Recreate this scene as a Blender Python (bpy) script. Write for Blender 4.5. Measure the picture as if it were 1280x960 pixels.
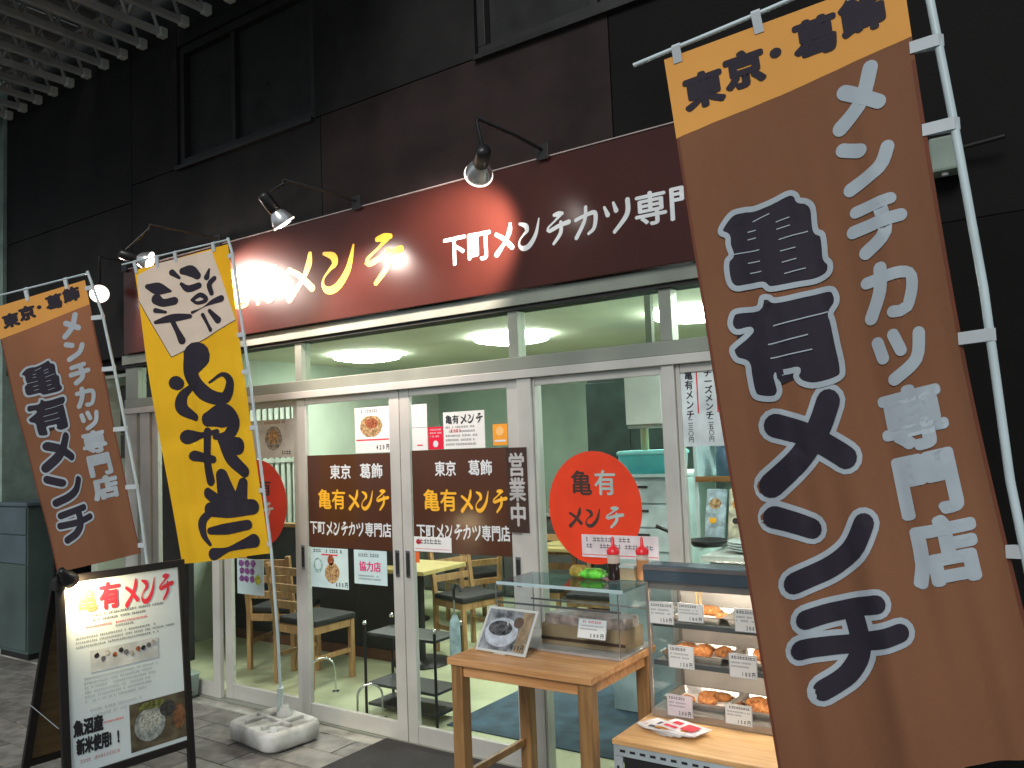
import bpy, bmesh, math, random
from mathutils import Vector, Matrix
random.seed(7)
for o in list(bpy.data.objects): bpy.data.objects.remove(o)
SC = bpy.context.scene
COL = SC.collection
R = math.radians

# ---------------------------------------------------------------- camera
cam_d = bpy.data.cameras.new('camera'); cam = bpy.data.objects.new('camera', cam_d); COL.objects.link(cam)
YAW, PITCH, ROLL = 0.60308892, 0.07056882, -0.03890065
cy, sy, cp, sp, cr, sr = math.cos(YAW), math.sin(YAW), math.cos(PITCH), math.sin(PITCH), math.cos(ROLL), math.sin(ROLL)
fw = Vector((-sy, cy, 0)); rt = Vector((cy, sy, 0)); up = Vector((0, 0, 1))
f_ = fw*cp + up*sp; u_ = up*cp - fw*sp
r2 = rt*cr + u_*sr; u2 = u_*cr - rt*sr
m = Matrix((r2, u2, -f_)).transposed().to_4x4(); m.translation = Vector((4.06204537, -3.49002434, 1.62327326))
cam.matrix_world = m
cam_d.sensor_width = 36; cam_d.lens = 36*1035/1280; cam_d.clip_start = .05; cam_d.clip_end = 500
SC.camera = cam

# ---------------------------------------------------------------- world, street light, exposure
w = bpy.data.worlds.new('World'); SC.world = w; w.use_nodes = True
bg = w.node_tree.nodes['Background']; bg.inputs[0].default_value = (.80, .92, 1.0, 1); bg.inputs[1].default_value = .40
sd = bpy.data.lights.new('street_glow', 'SUN'); sd.energy = 1.9; sd.angle = R(24); sd.color = (1, .955, .90)
sun = bpy.data.objects.new('street_glow', sd); COL.objects.link(sun)
sun.rotation_euler = (-Vector((.20, -.80, .56))).to_track_quat('-Z', 'Y').to_euler()
SC.view_settings.view_transform = 'Standard'; SC.view_settings.look = 'None'
SC.view_settings.exposure = 0; SC.view_settings.gamma = 1
SC.cycles.use_denoising = True
SC.cycles.max_bounces = 10; SC.cycles.transparent_max_bounces = 24
SC.cycles.sample_clamp_indirect = 6

# ---------------------------------------------------------------- materials
MATS = {}
def M(name, col=(.5, .5, .5), rough=.6, metal=0., var=.12, scale=8., bump=0., bscale=60., emit=0., coat=0., spec=.5, transl=0., stretch=None, dark=None, detail=4.):
    if name in MATS: return MATS[name]
    ma = bpy.data.materials.new(name); ma.use_nodes = True; nt = ma.node_tree; N = nt.nodes; L = nt.links
    b = N['Principled BSDF']
    b.inputs['Roughness'].default_value = rough; b.inputs['Metallic'].default_value = metal
    b.inputs['Coat Weight'].default_value = coat; b.inputs['Coat Roughness'].default_value = .08
    b.inputs['Specular IOR Level'].default_value = spec
    c = (*col, 1)
    tc = N.new('ShaderNodeTexCoord'); mp = N.new('ShaderNodeMapping'); L.new(tc.outputs['Object'], mp.inputs[0])
    if stretch: mp.inputs['Scale'].default_value = stretch
    if var > 0:
        no = N.new('ShaderNodeTexNoise'); no.inputs['Scale'].default_value = scale; no.inputs['Detail'].default_value = detail
        L.new(mp.outputs[0], no.inputs['Vector'])
        rp = N.new('ShaderNodeValToRGB'); rp.color_ramp.elements[0].position = .32; rp.color_ramp.elements[1].position = .68
        d = dark or tuple(max(0, x*(1-2*var)) for x in col)
        rp.color_ramp.elements[0].color = (*d, 1); rp.color_ramp.elements[1].color = (*[min(1, x*(1+var)) for x in col], 1)
        L.new(no.outputs['Fac'], rp.inputs[0]); L.new(rp.outputs[0], b.inputs['Base Color'])
        mr = N.new('ShaderNodeMapRange'); mr.inputs['To Min'].default_value = max(0.02, rough*.8); mr.inputs['To Max'].default_value = min(1, rough*1.2)
        L.new(no.outputs['Fac'], mr.inputs[0]); L.new(mr.outputs[0], b.inputs['Roughness'])
    else: b.inputs['Base Color'].default_value = c
    if bump > 0:
        n2 = N.new('ShaderNodeTexNoise'); n2.inputs['Scale'].default_value = bscale; n2.inputs['Detail'].default_value = 5
        L.new(mp.outputs[0], n2.inputs['Vector'])
        bu = N.new('ShaderNodeBump'); bu.inputs['Strength'].default_value = bump; bu.inputs['Distance'].default_value = .004
        L.new(n2.outputs['Fac'], bu.inputs['Height']); L.new(bu.outputs[0], b.inputs['Normal'])
    if emit > 0:
        b.inputs['Emission Color'].default_value = c; b.inputs['Emission Strength'].default_value = emit
    if transl > 0:
        t = N.new('ShaderNodeBsdfTranslucent'); mx = N.new('ShaderNodeMixShader'); mx.inputs[0].default_value = transl
        if var > 0: L.new(rp.outputs[0], t.inputs[0])
        else: t.inputs[0].default_value = c
        L.new(b.outputs[0], mx.inputs[1]); L.new(t.outputs[0], mx.inputs[2]); L.new(mx.outputs[0], N['Material Output'].inputs[0])
    MATS[name] = ma
    return ma
def glass(name, tint=(1, 1, 1), refl=1.0, rough=.01, ior=1.45):
    if name in MATS: return MATS[name]
    ma = bpy.data.materials.new(name); ma.use_nodes = True; nt = ma.node_tree; N = nt.nodes; L = nt.links
    N.remove(N['Principled BSDF'])
    tr = N.new('ShaderNodeBsdfTransparent'); tr.inputs[0].default_value = (*tint, 1)
    gl = N.new('ShaderNodeBsdfGlossy'); gl.inputs['Roughness'].default_value = rough
    fr = N.new('ShaderNodeFresnel'); fr.inputs[0].default_value = ior
    ge = N.new('ShaderNodeNewGeometry'); sb_ = N.new('ShaderNodeMath'); sb_.operation = 'SUBTRACT'; sb_.inputs[0].default_value = refl; L.new(ge.outputs['Backfacing'], sb_.inputs[1]); sb_.use_clamp = True
    mu = N.new('ShaderNodeMath'); mu.operation = 'MULTIPLY'; L.new(sb_.outputs[0], mu.inputs[1]); L.new(fr.outputs[0], mu.inputs[0])
    mx = N.new('ShaderNodeMixShader'); L.new(mu.outputs[0], mx.inputs[0]); L.new(tr.outputs[0], mx.inputs[1]); L.new(gl.outputs[0], mx.inputs[2])
    L.new(mx.outputs[0], N['Material Output'].inputs[0])
    MATS[name] = ma
    return ma
def wood(name, light, dark, stretch=(1, 12, 12), scale=3., rough=.45, coat=.15):
    if name in MATS: return MATS[name]
    ma = bpy.data.materials.new(name); ma.use_nodes = True; nt = ma.node_tree; N = nt.nodes; L = nt.links
    b = N['Principled BSDF']; b.inputs['Roughness'].default_value = rough; b.inputs['Coat Weight'].default_value = coat
    tc = N.new('ShaderNodeTexCoord'); mp = N.new('ShaderNodeMapping'); mp.inputs['Scale'].default_value = stretch
    L.new(tc.outputs['Object'], mp.inputs[0])
    no = N.new('ShaderNodeTexNoise'); no.inputs['Scale'].default_value = scale; no.inputs['Detail'].default_value = 7; no.inputs['Distortion'].default_value = .6
    L.new(mp.outputs[0], no.inputs['Vector'])
    rp = N.new('ShaderNodeValToRGB'); rp.color_ramp.elements[0].position = .35; rp.color_ramp.elements[1].position = .65
    rp.color_ramp.elements[0].color = (*dark, 1); rp.color_ramp.elements[1].color = (*light, 1)
    L.new(no.outputs['Fac'], rp.inputs[0]); L.new(rp.outputs[0], b.inputs['Base Color'])
    bu = N.new('ShaderNodeBump'); bu.inputs['Strength'].default_value = .15; bu.inputs['Distance'].default_value = .002
    L.new(no.outputs['Fac'], bu.inputs['Height']); L.new(bu.outputs[0], b.inputs['Normal'])
    MATS[name] = ma
    return ma

# ---------------------------------------------------------------- mesh helpers
class G:
    """collects faces in local coordinates"""
    def __init__(s): s.bm = bmesh.new()
    def box(s, x0, x1, y0, y1, z0, z1, bev=0., mat=None):
        b = bmesh.new(); bmesh.ops.create_cube(b, size=1)
        for v in b.verts: v.co = Vector((x0+(v.co.x+.5)*(x1-x0), y0+(v.co.y+.5)*(y1-y0), z0+(v.co.z+.5)*(z1-z0)))
        if bev > 0: bmesh.ops.bevel(b, geom=b.edges[:], offset=bev, segments=2, affect='EDGES', profile=.6)
        if mat is not None: bmesh.ops.transform(b, matrix=mat, verts=b.verts)
        s.add(b); return s
    def add(s, b, smooth=False):
        vm = {v: s.bm.verts.new(v.co) for v in b.verts}
        for f in b.faces:
            try: nf = s.bm.faces.new([vm[v] for v in f.verts]); nf.smooth = f.smooth or smooth
            except ValueError: pass
        b.free()
    def faces(s, vs, fs, smooth=False):
        nv = [s.bm.verts.new(v) for v in vs]
        for f in fs:
            try: nf = s.bm.faces.new([nv[i] for i in f]); nf.smooth = smooth
            except ValueError: pass
        return s
    def tube(s, pts, r, n=10, caps=True):
        pts = [Vector(p) for p in pts]; rs = r if isinstance(r, (list, tuple)) else [r]*len(pts)
        rings = []; prev = None
        for i, p in enumerate(pts):
            a = pts[max(0, i-1)]; c = pts[min(len(pts)-1, i+1)]; t = (c-a).normalized()
            if prev is None:
                q = Vector((0, 0, 1)) if abs(t.z) < .9 else Vector((1, 0, 0)); x = t.cross(q).normalized()
            else: x = (prev - t*prev.dot(t)).normalized()
            prev = x; y = t.cross(x)
            rings.append([p + (x*math.cos(k*2*math.pi/n)+y*math.sin(k*2*math.pi/n))*rs[i] for k in range(n)])
        vs = [v for rg in rings for v in rg]; fs = []
        for i in range(len(rings)-1):
            for k in range(n): fs.append((i*n+k, i*n+(k+1) % n, (i+1)*n+(k+1) % n, (i+1)*n+k))
        s.faces(vs, fs, True)
        if caps:
            s.faces(rings[0], [tuple(range(n))[::-1]]); s.faces(rings[-1], [tuple(range(n))])
        return s
    def lathe(s, prof, n=24, c=(0, 0, 0), mat=None):
        vs = []; fs = []
        for r, z in prof:
            for k in range(n): vs.append(Vector((c[0]+r*math.cos(k*2*math.pi/n), c[1]+r*math.sin(k*2*math.pi/n), c[2]+z)))
        if mat is not None: vs = [mat @ v for v in vs]
        for i in range(len(prof)-1):
            for k in range(n): fs.append((i*n+k, i*n+(k+1) % n, (i+1)*n+(k+1) % n, (i+1)*n+k))
        s.faces(vs, fs, True); return s
    def prism(s, pts, d, axis='y', at=0.):
        """polygon pts in the plane normal to axis, from at to at+d"""
        def mk(a, b, t):
            return Vector((a, t, b)) if axis == 'y' else (Vector((a, b, t)) if axis == 'z' else Vector((t, a, b)))
        n = len(pts); vs = [mk(a, b, at) for a, b in pts]+[mk(a, b, at+d) for a, b in pts]
        fs = [tuple(range(n)), tuple(range(n, 2*n))[::-1]]+[(i, (i+1) % n, n+(i+1) % n, n+i) for i in range(n)]
        s.faces(vs, fs); bmesh.ops.recalc_face_normals(s.bm, faces=s.bm.faces); return s
    def mesh(s, name, mat):
        me = bpy.data.meshes.new(name); bmesh.ops.recalc_face_normals(s.bm, faces=s.bm.faces) if getattr(s, 'recalc', False) else None
        s.bm.to_mesh(me); s.bm.free()
        if mat: me.materials.append(mat)
        return me
def part(name, g, mat, parent=None, label=None, kind=None, world=False):
    """one mesh object; world=True: the shape was given in world metres"""
    me = g.mesh(name, mat) if isinstance(g, G) else g
    o = bpy.data.objects.new(name, me); COL.objects.link(o)
    if parent is not None:
        o.parent = parent
        if world:
            root = parent
            mw = Matrix.Identity(4)
            ch = []
            while root is not None: ch.append(root); root = root.parent
            for q in reversed(ch): mw = mw @ Matrix.LocRotScale(q.location, q.rotation_euler, q.scale)
            me.transform(mw.inverted())
    if label: o['label'] = label
    if kind: o['kind'] = kind
    return o
def thing(name, label, cat, loc=(0, 0, 0), rz=0., group=None):
    o = bpy.data.objects.new(name, None); COL.objects.link(o); o.location = loc; o.rotation_euler = (0, 0, rz)
    o.empty_display_size = .1
    o['label'] = label; o['category'] = cat
    if group: o['group'] = group
    return o
def solo(name, g, mat, label, cat, group=None, loc=None, rz=0.):
    o = part(name, g, mat)
    if loc is not None: o.location = loc; o.rotation_euler = (0, 0, rz)
    o['label'] = label; o['category'] = cat
    if group: o['group'] = group
    return o
def struct(name, g, mat, parent=None):
    o = part(name, g, mat, parent)
    if parent is None: o['kind'] = 'structure'
    return o
def copy_tree(o, parent=None):
    c = o.copy(); COL.objects.link(c); c.parent = parent
    for ch in list(o.children): copy_tree(ch, c)
    return c

# ---------------------------------------------------------------- lettering
_gl = {}
def font_glyph(ch, bold, res=2):
    k = (ch, bold, res)
    if k in _gl: return _gl[k]
    cu = bpy.data.curves.new('t', 'FONT'); cu.body = ch; cu.offset = bold; cu.resolution_u = res
    ob = bpy.data.objects.new('t', cu); COL.objects.link(ob)
    dg = bpy.context.evaluated_depsgraph_get(); dg.update()
    me = bpy.data.meshes.new_from_object(ob.evaluated_get(dg))
    vs = [(v.co.x, v.co.y+.12) for v in me.vertices]; fs = [tuple(p.vertices) for p in me.polygons]
    bpy.data.objects.remove(ob); bpy.data.curves.remove(cu); bpy.data.meshes.remove(me)
    _gl[k] = (vs, fs); return _gl[k]
def smooth_path(pts, step=.04):
    """pts (x, y, w) -> dense Catmull-Rom samples"""
    if len(pts) == 2: ext = [pts[0], pts[0], pts[1], pts[1]]
    else: ext = [pts[0]]+list(pts)+[pts[-1]]
    out = []
    for i in range(1, len(ext)-2):
        a, b, c, d = ext[i-1:i+3]; L = math.hypot(c[0]-b[0], c[1]-b[1]); n = max(2, int(L/step))
        for k in range(n):
            t = k/n
            out.append(tuple(.5*((2*b[j])+(-a[j]+c[j])*t+(2*a[j]-5*b[j]+4*c[j]-d[j])*t*t+(-a[j]+3*b[j]-3*c[j]+d[j])*t**3) for j in range(3)))
    out.append(tuple(ext[-2])); return out
def stroke_poly(pts, step=.04, caps=6):
    """-> verts, faces of one brush stroke with round ends"""
    P = smooth_path(pts, step); n = len(P); vs = []; fs = []
    for i, (x, y, w_) in enumerate(P):
        a = P[max(0, i-1)]; b = P[min(n-1, i+1)]; dx, dy = b[0]-a[0], b[1]-a[1]; l = math.hypot(dx, dy) or 1
        nx, ny = -dy/l, dx/l; h = max(w_, .0005)/2
        vs += [(x+nx*h, y+ny*h), (x-nx*h, y-ny*h)]
    for i in range(n-1): fs.append((2*i, 2*i+1, 2*i+3, 2*i+2))
    for end in (0, n-1):
        x, y, w_ = P[end]; o = P[1] if end == 0 else P[n-2]; ang = math.atan2(y-o[1], x-o[0]); h = max(w_, .0005)/2
        base = len(vs); vs.append((x, y))
        for k in range(caps+1):
            t = ang-math.pi/2+math.pi*k/caps; vs.append((x+math.cos(t)*h, y+math.sin(t)*h))
        for k in range(caps): fs.append((base, base+1+k, base+2+k))
    return vs, fs
BR = {  # brush written kana, unit box, y up
 'メ': [[(.76, .95, .10), (.72, .72, .17), (.55, .42, .13), (.20, .06, .19)], [(.20, .70, .12), (.48, .52, .14), (.80, .20, .17)]],
 'ン': [[(.12, .88, .08), (.34, .78, .17), (.38, .62, .15), (.26, .52, .08), (.10, .36, .05), (.08, .20, .09), (.22, .08, .17), (.45, .14, .18), (.70, .45, .14), (.84, .92, .05)]],
 'チ': [[(.40, .92, .12), (.55, .93, .17), (.68, .92, .12)], [(.60, .88, .13), (.42, .74, .07), (.16, .56, .08), (.20, .46, .13), (.55, .56, .14), (.90, .62, .16)], [(.62, .66, .12), (.60, .34, .14), (.34, .04, .10)]],
 'カ': [[(.14, .62, .12), (.45, .70, .12), (.80, .72, .15), (.76, .30, .13), (.56, .14, .10)], [(.50, .95, .12), (.44, .55, .13), (.14, .08, .14)]],
 'ツ': [[(.12, .82, .09), (.22, .58, .16)], [(.42, .90, .09), (.50, .66, .16)], [(.88, .90, .16), (.84, .48, .16), (.42, .04, .12)]],
}
def glyph2d(ch, style, bold):
    if style == 'brush' and ch in BR:
        VS, FS = [], []; i = 0; lay = []
        for s in BR[ch]:
            v, f = stroke_poly([(x, y, w_*(1+bold*2)) for x, y, w_ in s]); b = len(VS); VS += v; FS += [tuple(q+b for q in t) for t in f]; lay += [i]*len(v); i += 1
        return VS, FS, lay
    v0, f0 = font_glyph(ch, 0.); VS, FS, lay = [], [], []
    d = bold*.8
    for i, (dx, dy) in enumerate([(0, 0)]+[(d*math.cos(q*math.pi/8), d*.85*math.sin(q*math.pi/8)) for q in range(16)] if bold > .05 else ([(0, 0), (d, 0), (-d, 0), (0, d*.7), (0, -d*.7)] if bold > 0 else [(0, 0)])):
        b = len(VS); VS += [(a+dx, c+dy) for a, c in v0]; FS += [tuple(q+b for q in t) for t in f0]; lay += [i*(.16 if bold > .05 else .5)]*len(v0)
    return VS, FS, lay
def text(body, x, z, h, mat, parent, width=None, style='font', bold=.025, y=0., vertical=False, name='lettering', gap=1.0, to=None, label=None):
    """flat writing in the parent's XZ plane facing -Y; (x, z) = lower left (upper left when vertical); to: own mapping (a, b, layer)->point"""
    g = G(); n = len(body); adv = (width/n if width and not vertical else h*gap); sx = (width/n if width and not vertical else h)
    for i, ch in enumerate(body):
        if ch in ' \u3000': continue
        v, f, lay = glyph2d(ch, style, bold)
        vs = []
        for (a, b), l in zip(v, lay):
            if vertical: X = x+a*(width or h); Z = z-(i+1)*adv+b*h
            else: X = x+i*adv+a*sx; Z = z+b*h
            vs.append(to(X, Z, l) if to else Vector((X, y-l*.00025, Z)))
        g.faces(vs, f)
    return part(name, g, mat, parent, label)
def lines(x0, x1, z0, z1, rows, mat, parent, y=0., seed=1, fill=.5, name='small_print', to=None):
    """rows of print too small to read"""
    rnd = random.Random(seed); g = G(); dz = (z1-z0)/rows
    for r in range(rows):
        zt = z1-r*dz; x = x0; h = dz*fill; end = x1-(x1-x0)*rnd.random()*.3
        while x < end:
            w_ = h*rnd.uniform(.5, .9)
            if rnd.random() > .12:
                k = rnd.random()
                g.faces([Vector((x, y, zt-h)), Vector((x+w_, y, zt-h)), Vector((x+w_, y, zt-h*.8)), Vector((x, y, zt-h*.8))], [(0, 1, 2, 3)])
                g.faces([Vector((x, y, zt-h*.45)), Vector((x+w_, y, zt-h*.45)), Vector((x+w_, y, zt-h*.28)), Vector((x, y, zt-h*.28))], [(0, 1, 2, 3)])
                g.faces([Vector((x+w_*k*.7, y-.0002, zt-h)), Vector((x+w_*(k*.7+.2), y-.0002, zt-h)), Vector((x+w_*(k*.7+.2), y-.0002, zt)), Vector((x+w_*k*.7, y-.0002, zt))], [(0, 1, 2, 3)])
            x += w_+h*.22
    return part(name, g, mat, parent)
def ell(cx, cz, rx, rz, mat, parent, y=0., name='printed_picture', n=24, a0=0, a1=360, wob=0.):
    g = G(); rnd = random.Random(int(cx*999)+n)
    vs = [Vector((cx+math.cos(R(a0+(a1-a0)*k/n))*rx*(1+rnd.uniform(-wob, wob)), y, cz+math.sin(R(a0+(a1-a0)*k/n))*rz*(1+rnd.uniform(-wob, wob)))) for k in range(n)]
    g.faces(vs, [tuple(range(n))]); return part(name, g, mat, parent)
def rect(x0, x1, z0, z1, mat, parent, y=0., name='printed_block'):
    g = G(); g.faces([Vector((x0, y, z0)), Vector((x1, y, z0)), Vector((x1, y, z1)), Vector((x0, y, z1))], [(0, 1, 2, 3)])
    return part(name, g, mat, parent)

# ---------------------------------------------------------------- palette
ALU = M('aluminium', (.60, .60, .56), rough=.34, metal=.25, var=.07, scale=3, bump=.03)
ALUD = M('aluminium_dark', (.30, .33, .28), rough=.38, metal=.35, var=.08, scale=3)  # darker greenish aluminium for lintel, rails and mullions
RUBBER = M('black_rubber', (.015, .015, .015), rough=.6, var=.1)
GLASS = glass('window_glass', (.96, .975, .96), .55)
GLASSD = glass('transom_glass', (.86, .90, .86), .5)
ACRYL = glass('acrylic', (.94, .96, .97), 1.0)
WALLD = M('dark_cladding', (.0165, .0158, .0158), rough=.7, spec=.2, var=.25, scale=2.5, bump=.25, bscale=90)
WALLB = M('lamplit_cladding', (.025, .016, .016), rough=.7, spec=.2, var=.25, scale=2.5, bump=.25, bscale=90)  # browner cladding copy, lamp glow above the sign put into its colour
WINFR = M('window_frame_dark', (.012, .012, .012), rough=.5, var=.1)
WINGL = M('dark_window_glass', (.030, .031, .031), rough=.3, var=.1, spec=.25)
SIGN = M('sign_red_brown', (.052, .0130, .0092), rough=.24, var=.10, scale=1.5, bump=.02, bscale=30, spec=.38)
YEL = M('sign_yellow_letter', (.95, .50, .03), rough=.4, var=.05)
WHT = M('white_letter', (.72, .76, .78), rough=.5, var=.05)
INK = M('black_ink', (.012, .012, .018), rough=.7, var=.1)
PINK = M('red_ink', (.72, .03, .06), rough=.6, var=.05)
PAPER = M('white_paper', (.80, .82, .80), rough=.6, var=.04)
PAPERB = M('bluish_paper', (.58, .76, .78), rough=.5, var=.05)
GREYINK = M('grey_ink', (.12, .12, .14), rough=.7, var=.1)
BROWNP = M('brown_door_print', (.085, .033, .018), rough=.16, var=.08, scale=2)
REDP = M('red_oval_print', (.80, .055, .015), rough=.35, var=.04)
CHROME = M('chrome', (.75, .76, .76), rough=.18, metal=1, var=.05)
WALLK = M('darker_cladding', (.008, .008, .008), rough=.75, var=.2, scale=2.5, bump=.2, spec=.12)  # darker cladding tone for the right-hand panels
BLACK = M('black_metal', (.012, .012, .013), rough=.42, var=.1)
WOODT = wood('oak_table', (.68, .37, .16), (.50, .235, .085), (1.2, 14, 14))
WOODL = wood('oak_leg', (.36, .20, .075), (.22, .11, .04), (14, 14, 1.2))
WOODB = wood('pale_board', (.78, .48, .22), (.60, .33, .13), (1.2, 12, 12))
CHAIRW = wood('chair_beech', (.40, .24, .10), (.26, .14, .055), (10, 10, 1.5))
SEATB = M('black_leatherette', (.012, .012, .013), rough=.65, var=.1, bump=.1)
FOOD = M('fried_crumb', (.52, .21, .06), rough=.75, var=.35, scale=90, bump=1.0, bscale=180, dark=(.26, .06, .012))
FOODB = M('dark_fried_crumb', (.36, .13, .03), rough=.75, var=.35, scale=90, bump=1.0, bscale=180)
STEEL = M('tray_steel', (.66, .63, .59), rough=.24, metal=.95, var=.08, scale=6)

# ---------------------------------------------------------------- ground
g = G(); g.faces([(-40, -30, -.014), (40, -30, -.014), (40, 14, -.014), (-40, 14, -.014)], [(0, 1, 2, 3)])
pav = struct('pavement', g, M('mortar_bed', (.10, .095, .085), rough=.9, var=.2, scale=2, bump=.4))
ST = [M('paving_granite_a', (.19, .182, .168), rough=.55, var=.22, scale=14, bump=.5, bscale=70), M('paving_granite_b', (.155, .148, .136), rough=.6, var=.22, scale=11, bump=.5, bscale=60), M('paving_granite_c', (.215, .205, .19), rough=.5, var=.22, scale=9, bump=.5, bscale=70)]
PW, PD = .40, .20
stm = []
for k in range(6):
    g = G(); g.box(-PW/2+.004, PW/2-.004, -PD/2+.004, PD/2-.004, -.03, 0, .004); stm.append(g.mesh('paving_stone', ST[k % 3]))
rnd = random.Random(3); n_ = 0
for j in range(9):
    y = -.12-PD/2-j*PD
    for i in range(31):
        x = -7.2+i*PW+(PW/2 if j % 2 else 0)
        if n_ >= 290: break
        o = bpy.data.objects.new('paving_stone', rnd.choice(stm)); COL.objects.link(o); o.parent = pav; n_ += 1
        o.location = (x, y, .0+rnd.uniform(-.0025, .0015)); o.rotation_euler = (rnd.uniform(-.004, .004), rnd.uniform(-.004, .004), rnd.uniform(-.004, .004)+(math.pi if rnd.random() > .5 else 0))
g = G(); g.box(-7.4, 5.2, -.115, .05, -.05, .0, .004)
solo('threshold_kerb', g, M('concrete_kerb', (.36, .37, .33), rough=.7, var=.25, scale=5, bump=.4), 'long pale concrete strip under the sliding doors beside the paving', 'kerb')

# ---------------------------------------------------------------- shop interior shell
g = G(); g.box(-2.4, 4.8, .05, 4.3, -.02, .006); struct('shop_floor', g, M('vinyl_floor', (.54, .58, .38), rough=.35, var=.16, scale=2.2, spec=.5))
g = G(); g.box(-2.4, 4.8, .06, 4.3, 2.5, 2.6); struct('shop_ceiling', g, M('shop_ceiling_paint', (.74, .76, .62), rough=.8, var=.06, scale=1.5))
IW = M('green_grey_wall', (.36, .42, .34), rough=.75, var=.10, scale=1.5)
g = G(); g.box(-2.5, -2.4, .06, 4.4, -.02, 2.6); struct('wall_left', g, IW)
g = G(); g.box(-2.4, 4.8, 4.3, 4.4, -.02, 2.6); struct('wall_back', g, M('dark_green_wall', (.20, .28, .22), rough=.7, var=.15, scale=1.5))
g = G(); g.box(4.8, 4.9, .06, 4.4, -.02, 2.6); struct('wall_right', g, IW)
LAMP = M('lamp_diffuser', (.93, 1.0, .93), rough=.5, var=0, emit=50)
for lx, ly, nm in ((-1.42, 2.1, 'leftmost of the three glowing round ceiling lamps'), (.24, 2.08, 'middle glowing round ceiling lamp seen above the door pair'), (1.86, 2.05, 'glowing round ceiling lamp whose left half shows beside the big banner'), (3.48, 2.05, 'unseen fourth ceiling lamp added behind the big banner to brighten the kitchen')):  # the fourth lamp is unseen, added to brighten the kitchen
    t = thing('ceiling_lamp', nm, 'ceiling lamp', (lx, ly, 2.5), 0, 'round ceiling lamps inside the shop')
    g = G(); g.lathe([(.001, -.001), (.27, -.001), (.275, -.012), (.001, -.013)], 40); part('lamp_base', g, PAPER, t)
    g = G(); g.lathe([(.276, -.002), (.31, -.008), (.315, -.02), (.30, -.042), (.2, -.060), (.08, -.066), (.001, -.067)], 48); part('lamp_shade', g, LAMP, t)

# partition, lattice screen and dark dining part at the left
t = thing('low_partition', 'low black partition panel across the dining room behind the left doors', 'partition', (-1.35, 1.25, .006))
g = G(); g.box(-1.0, 1.02, -.03, .03, 0, .98, .004); part('panel', g, M('black_partition', (.032, .032, .033), rough=.5, var=.15), t)
g = G(); g.box(-1.02, 1.04, -.05, .05, .98, 1.01, .004); part('top_rail', g, CHAIRW, t)
g = G(); g.box(-1.0, 1.02, -.04, -.031, 0, .08); part('skirting', g, M('brown_skirting', (.16, .07, .04), rough=.5), t)
t = thing('slatted_screen', 'pale vertical slat screen on the far left wall behind the bowl poster', 'screen', (-2.34, 1.45, .9))
sl = G().box(-.012, .012, -.02, .02, 0, 1.3).mesh('slat', M('grey_slat', (.34, .37, .32), rough=.5, var=.1))
for k in range(20):
    o = bpy.data.objects.new('slat', sl); COL.objects.link(o); o.parent = t; o.location = (0, -.66+k*.07, 0)
for z in (0, .62, 1.28):
    g = G(); g.box(-.016, .03, -.70, .70, z, z+.035); part('cross_rail', g, M('grey_slat2', (.30, .33, .28), rough=.5), t)

# ---------------------------------------------------------------- building above
bld = thing('shop_building', 'dark clad upper storey of the shop with two recessed windows above the red brown sign', 'building', (0, .0, 2.385))
def bx(x0, x1, y0, y1, z0, z1, mat, nm='wall_panel', bev=.004, par=None):
    g = G(); g.box(x0, x1, y0, y1, z0, z1, bev); return part(nm, g, mat, par or bld, world=True)
# panels round the openings, 6 mm joints
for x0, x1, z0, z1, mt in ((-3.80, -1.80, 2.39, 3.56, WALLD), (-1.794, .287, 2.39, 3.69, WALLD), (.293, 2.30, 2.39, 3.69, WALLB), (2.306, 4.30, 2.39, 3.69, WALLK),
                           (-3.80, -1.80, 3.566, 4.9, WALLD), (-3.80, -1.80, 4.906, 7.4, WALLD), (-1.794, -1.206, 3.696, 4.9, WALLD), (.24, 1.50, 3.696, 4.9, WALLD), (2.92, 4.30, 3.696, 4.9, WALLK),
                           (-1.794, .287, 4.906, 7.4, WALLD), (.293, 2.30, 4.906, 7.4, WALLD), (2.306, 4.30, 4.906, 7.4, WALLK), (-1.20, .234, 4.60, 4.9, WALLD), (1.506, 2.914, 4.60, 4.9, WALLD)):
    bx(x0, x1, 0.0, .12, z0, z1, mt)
bx(-3.79, 4.29, .125, .3, 2.62, 7.39, M('wall_core', (.01, .01, .01), rough=.9), 'wall')
for x0, x1, mull in ((-1.20, .234, (-.60,)), (1.506, 2.914, (2.21,))):
    w_ = part('window', G().box(x0, x1, .02, .124, 3.70, 3.76, .003), WINFR, bld, world=True)
    bx(x0, x1, -.03, .05, 3.672, 3.70, M('sill_metal', (.016, .016, .016), rough=.4), 'window_sill', .002)
    bx(x0, x1, .02, .11, 4.54, 4.598, WINFR, 'frame', .002, w_)
    bx(x0, x0+.05, .02, .11, 3.762, 4.538, WINFR, 'frame', .002, w_); bx(x1-.05, x1, .02, .11, 3.762, 4.538, WINFR, 'frame', .002, w_)
    xs = [x0+.052]+[v for mm in mull for v in (mm-.022, mm+.022)]+[x1-.052]
    for mm in mull: bx(mm-.02, mm+.02, .03, .10, 3.762, 4.538, WINFR, 'frame', .002, w_)
    for i in range(0, len(xs), 2): bx(xs[i], xs[i+1], .07, .076, 3.762, 4.538, WINGL, 'pane', 0, w_)
bx(3.565, 4.30, -.02, .12, .0, 2.384, M('dark_pier', (.005, .005, .005), spec=.1, rough=.7, var=.2, bump=.2), 'pier')
t = thing('security_sensor', 'small grey green box with a short rod on the dark wall beside the banner pole', 'sensor', (3.70, -.06, 2.56))
g = G(); g.box(-.045, .055, -.05, .05, 0, .13, .01); part('housing', g, M('sensor_grey', (.20, .27, .23), rough=.5), t)
g = G(); g.tube([(.05, 0, .085), (.20, -.02, .09)], .008); part('rod', g, BLACK, t)
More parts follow.
